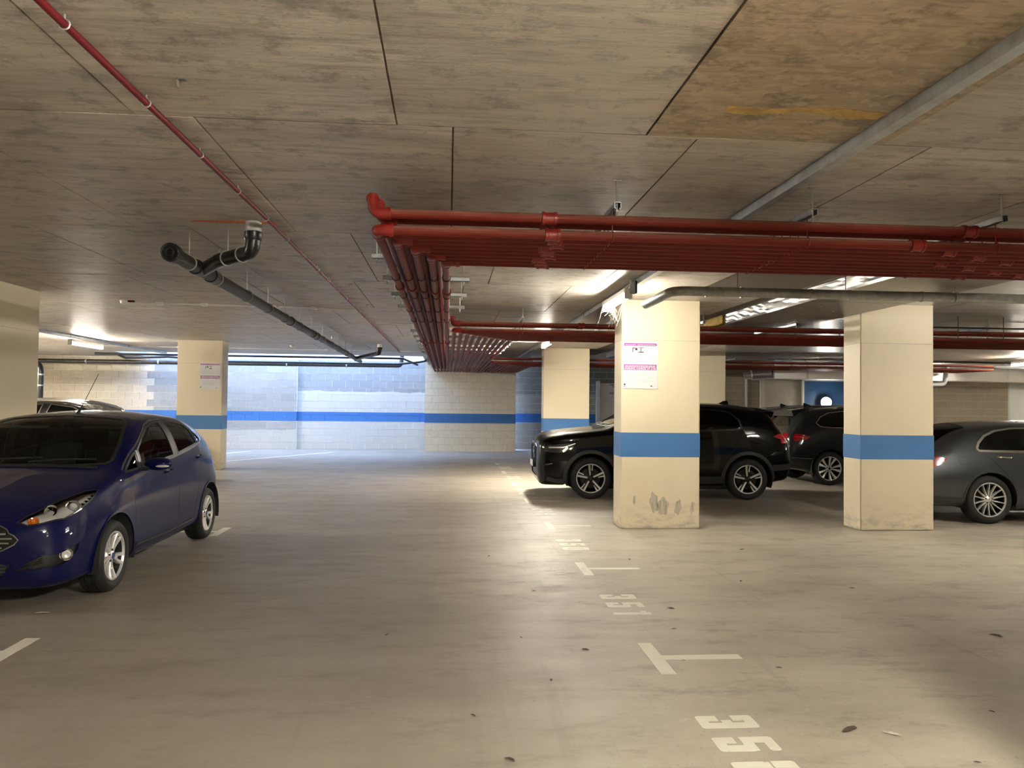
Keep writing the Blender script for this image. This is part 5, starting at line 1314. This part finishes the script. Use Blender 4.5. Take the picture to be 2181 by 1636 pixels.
obj('roof_spoiler', MB().add([(3.90, -.58, 1.585), (3.90, .58, 1.585), (4.26, .55, 1.525), (4.26, -.55, 1.525), (3.90, -.58, 1.50), (3.90, .58, 1.50), (4.22, .54, 1.40), (4.22, -.54, 1.40)], [(0, 1, 2, 3), (7, 6, 5, 4), (0, 4, 5, 1), (1, 5, 6, 2), (2, 6, 7, 3), (3, 7, 4, 0)]), 'paint_charcoal', car)
obj('aerial_fin', MB().add([(3.55, -.025, 1.62), (3.55, .025, 1.62), (3.75, .03, 1.605), (3.75, -.03, 1.605), (3.74, 0, 1.69), (3.68, 0, 1.67)], [(0, 1, 2, 3), (0, 3, 4, 5), (1, 5, 4, 2), (0, 5, 1), (2, 4, 3)]), 'trim_black', car)
tig = car
# another dark SUV further back, only its roof shows
c5 = copy_tree(tig); c5['label'] = 'dark SUV further back, its roof showing between the black and charcoal SUVs'; c5.location = (12.75, 20.25, 0)

# ------------------------------------------------------------------ grey saloon at the right edge
spec = dict(st=SALOON, paint='paint_grey', axles=(.80, 3.635), R=.335, rim=.240, Ra=.375, yo=.868, style='multi', mface='alloy', mdark='alloy', tw=.235, zarch=.26, res=(110, 50),
  regions={
   'windscreen': dict(pts=t_((1.37, 0), (1.42, .50), (1.48, .62), (1.75, .60), (2.05, .54), (2.15, .48), (2.18, 0)), mat='glass_clear', half=True),
   'front_door_glass': dict(pts=s_((1.80, .985), (2.0, 1.14), (2.2, 1.265), (2.5, 1.325), (2.78, 1.33), (2.82, 1.0)), mat='glass_tint', trim=('satin_chrome', .02, .006)),
   'rear_side_glass': dict(pts=s_((2.90, 1.005), (2.87, 1.33), (3.15, 1.325), (3.42, 1.285), (3.60, 1.215), (3.72, 1.12), (3.77, 1.04), (3.74, 1.012), (3.5, 1.008)), mat='glass_tint', trim=('satin_chrome', .034, .007)),
   'rear_window': dict(pts=t_((3.68, 0), (3.72, .44), (4.20, .52), (4.28, .47), (4.30, 0)), mat='glass_tint', half=True),
   'tail_lamp': dict(pts=s_((4.22, .900), (4.36, .935), (4.54, .935), (4.585, .86), (4.56, .79), (4.42, .785), (4.32, .83)), mat='tail_red', off=.004, round=0),
  },
  lines=[
   ('door_seam', s_((3.66, .945), (3.58, .89), (3.42, .72), (3.32, .55), (3.27, .38)), .006, .0008, 'seam'),
   ('door_seam', s_((2.84, .99), (2.84, .36)), .006, .0008, 'seam'),
   ('fuel_flap', s_((3.90, .93), (4.06, .93), (4.06, .83), (3.92, .83), (3.90, .93)), .004, .0008, 'seam'),
   ('sill_line', s_((1.3, .315), (2.2, .30), (3.2, .315)), .05, .014, 'paint_grey'),
   ('rear_skirt', s_((4.05, .335), (4.3, .345), (4.52, .37)), .06, .006, 'cladding'),
  ])
car, lf, made = build_car('saloon_car', 'mid grey saloon with multi-spoke wheels behind the right pillar', spec)
car.location = (11.19, 11.04, 0); car.rotation_euler = (0, 0, PI)
a_, na = on('s', 3.40, .925)
hd = both('door_handle', lambda: MB().tube(bend([a_+Vector((-.10, -.012, 0)), a_+Vector((-.08, .026, 0)), a_+Vector((.08, .026, .004)), a_+Vector((.10, -.012, .004))], .02, 4), .013, 8), 'satin_chrome', car)
both('handle_recess', lambda: MB().sphere(a_+Vector((0, -.004, -.006)), 1.0, 16, (.10, .010, .042)), 'trim_black', car)

# ------------------------------------------------------------------ dark car behind the left pillar
spec = dict(st=HATCH, paint='paint_dark', scale=(1.08, 1.04, 1.085), axles=(.90, 3.60), R=.32, rim=.215, Ra=.37, yo=.87, style='five_split', mdark='alloy_dark', tw=.2, res=(80, 40),
  regions={
   'windscreen': dict(pts=t_((1.08, 0), (1.15, .66), (1.20, .70), (1.40, .68), (1.81, .58), (1.90, .52), (1.92, 0)), mat='glass_clear', half=True),
   'front_door_glass': dict(pts=s_((1.45, 1.07), (1.67, 1.33), (1.89, 1.44), (2.29, 1.49), (2.38, 1.12)), mat='glass_tint', trim=('satin_chrome', .02, .005)),
   'rear_door_glass': dict(pts=s_((2.50, 1.13), (2.43, 1.49), (2.9, 1.47), (3.2, 1.36), (3.3, 1.21)), mat='glass_tint', trim=('satin_chrome', .02, .005)),
  },
  lines=[('roof_rail', s_((1.45, 1.34), (1.70, 1.445), (2.0, 1.515), (2.6, 1.535), (3.2, 1.48)), .03, .015, 'satin_chrome')])
car, lf, made = build_car('hatchback', 'dark car in the left row behind the blue hatchback', spec)
car.location = (-5.0, 15.55, 0); car.rotation_euler = (0, 0, PI)
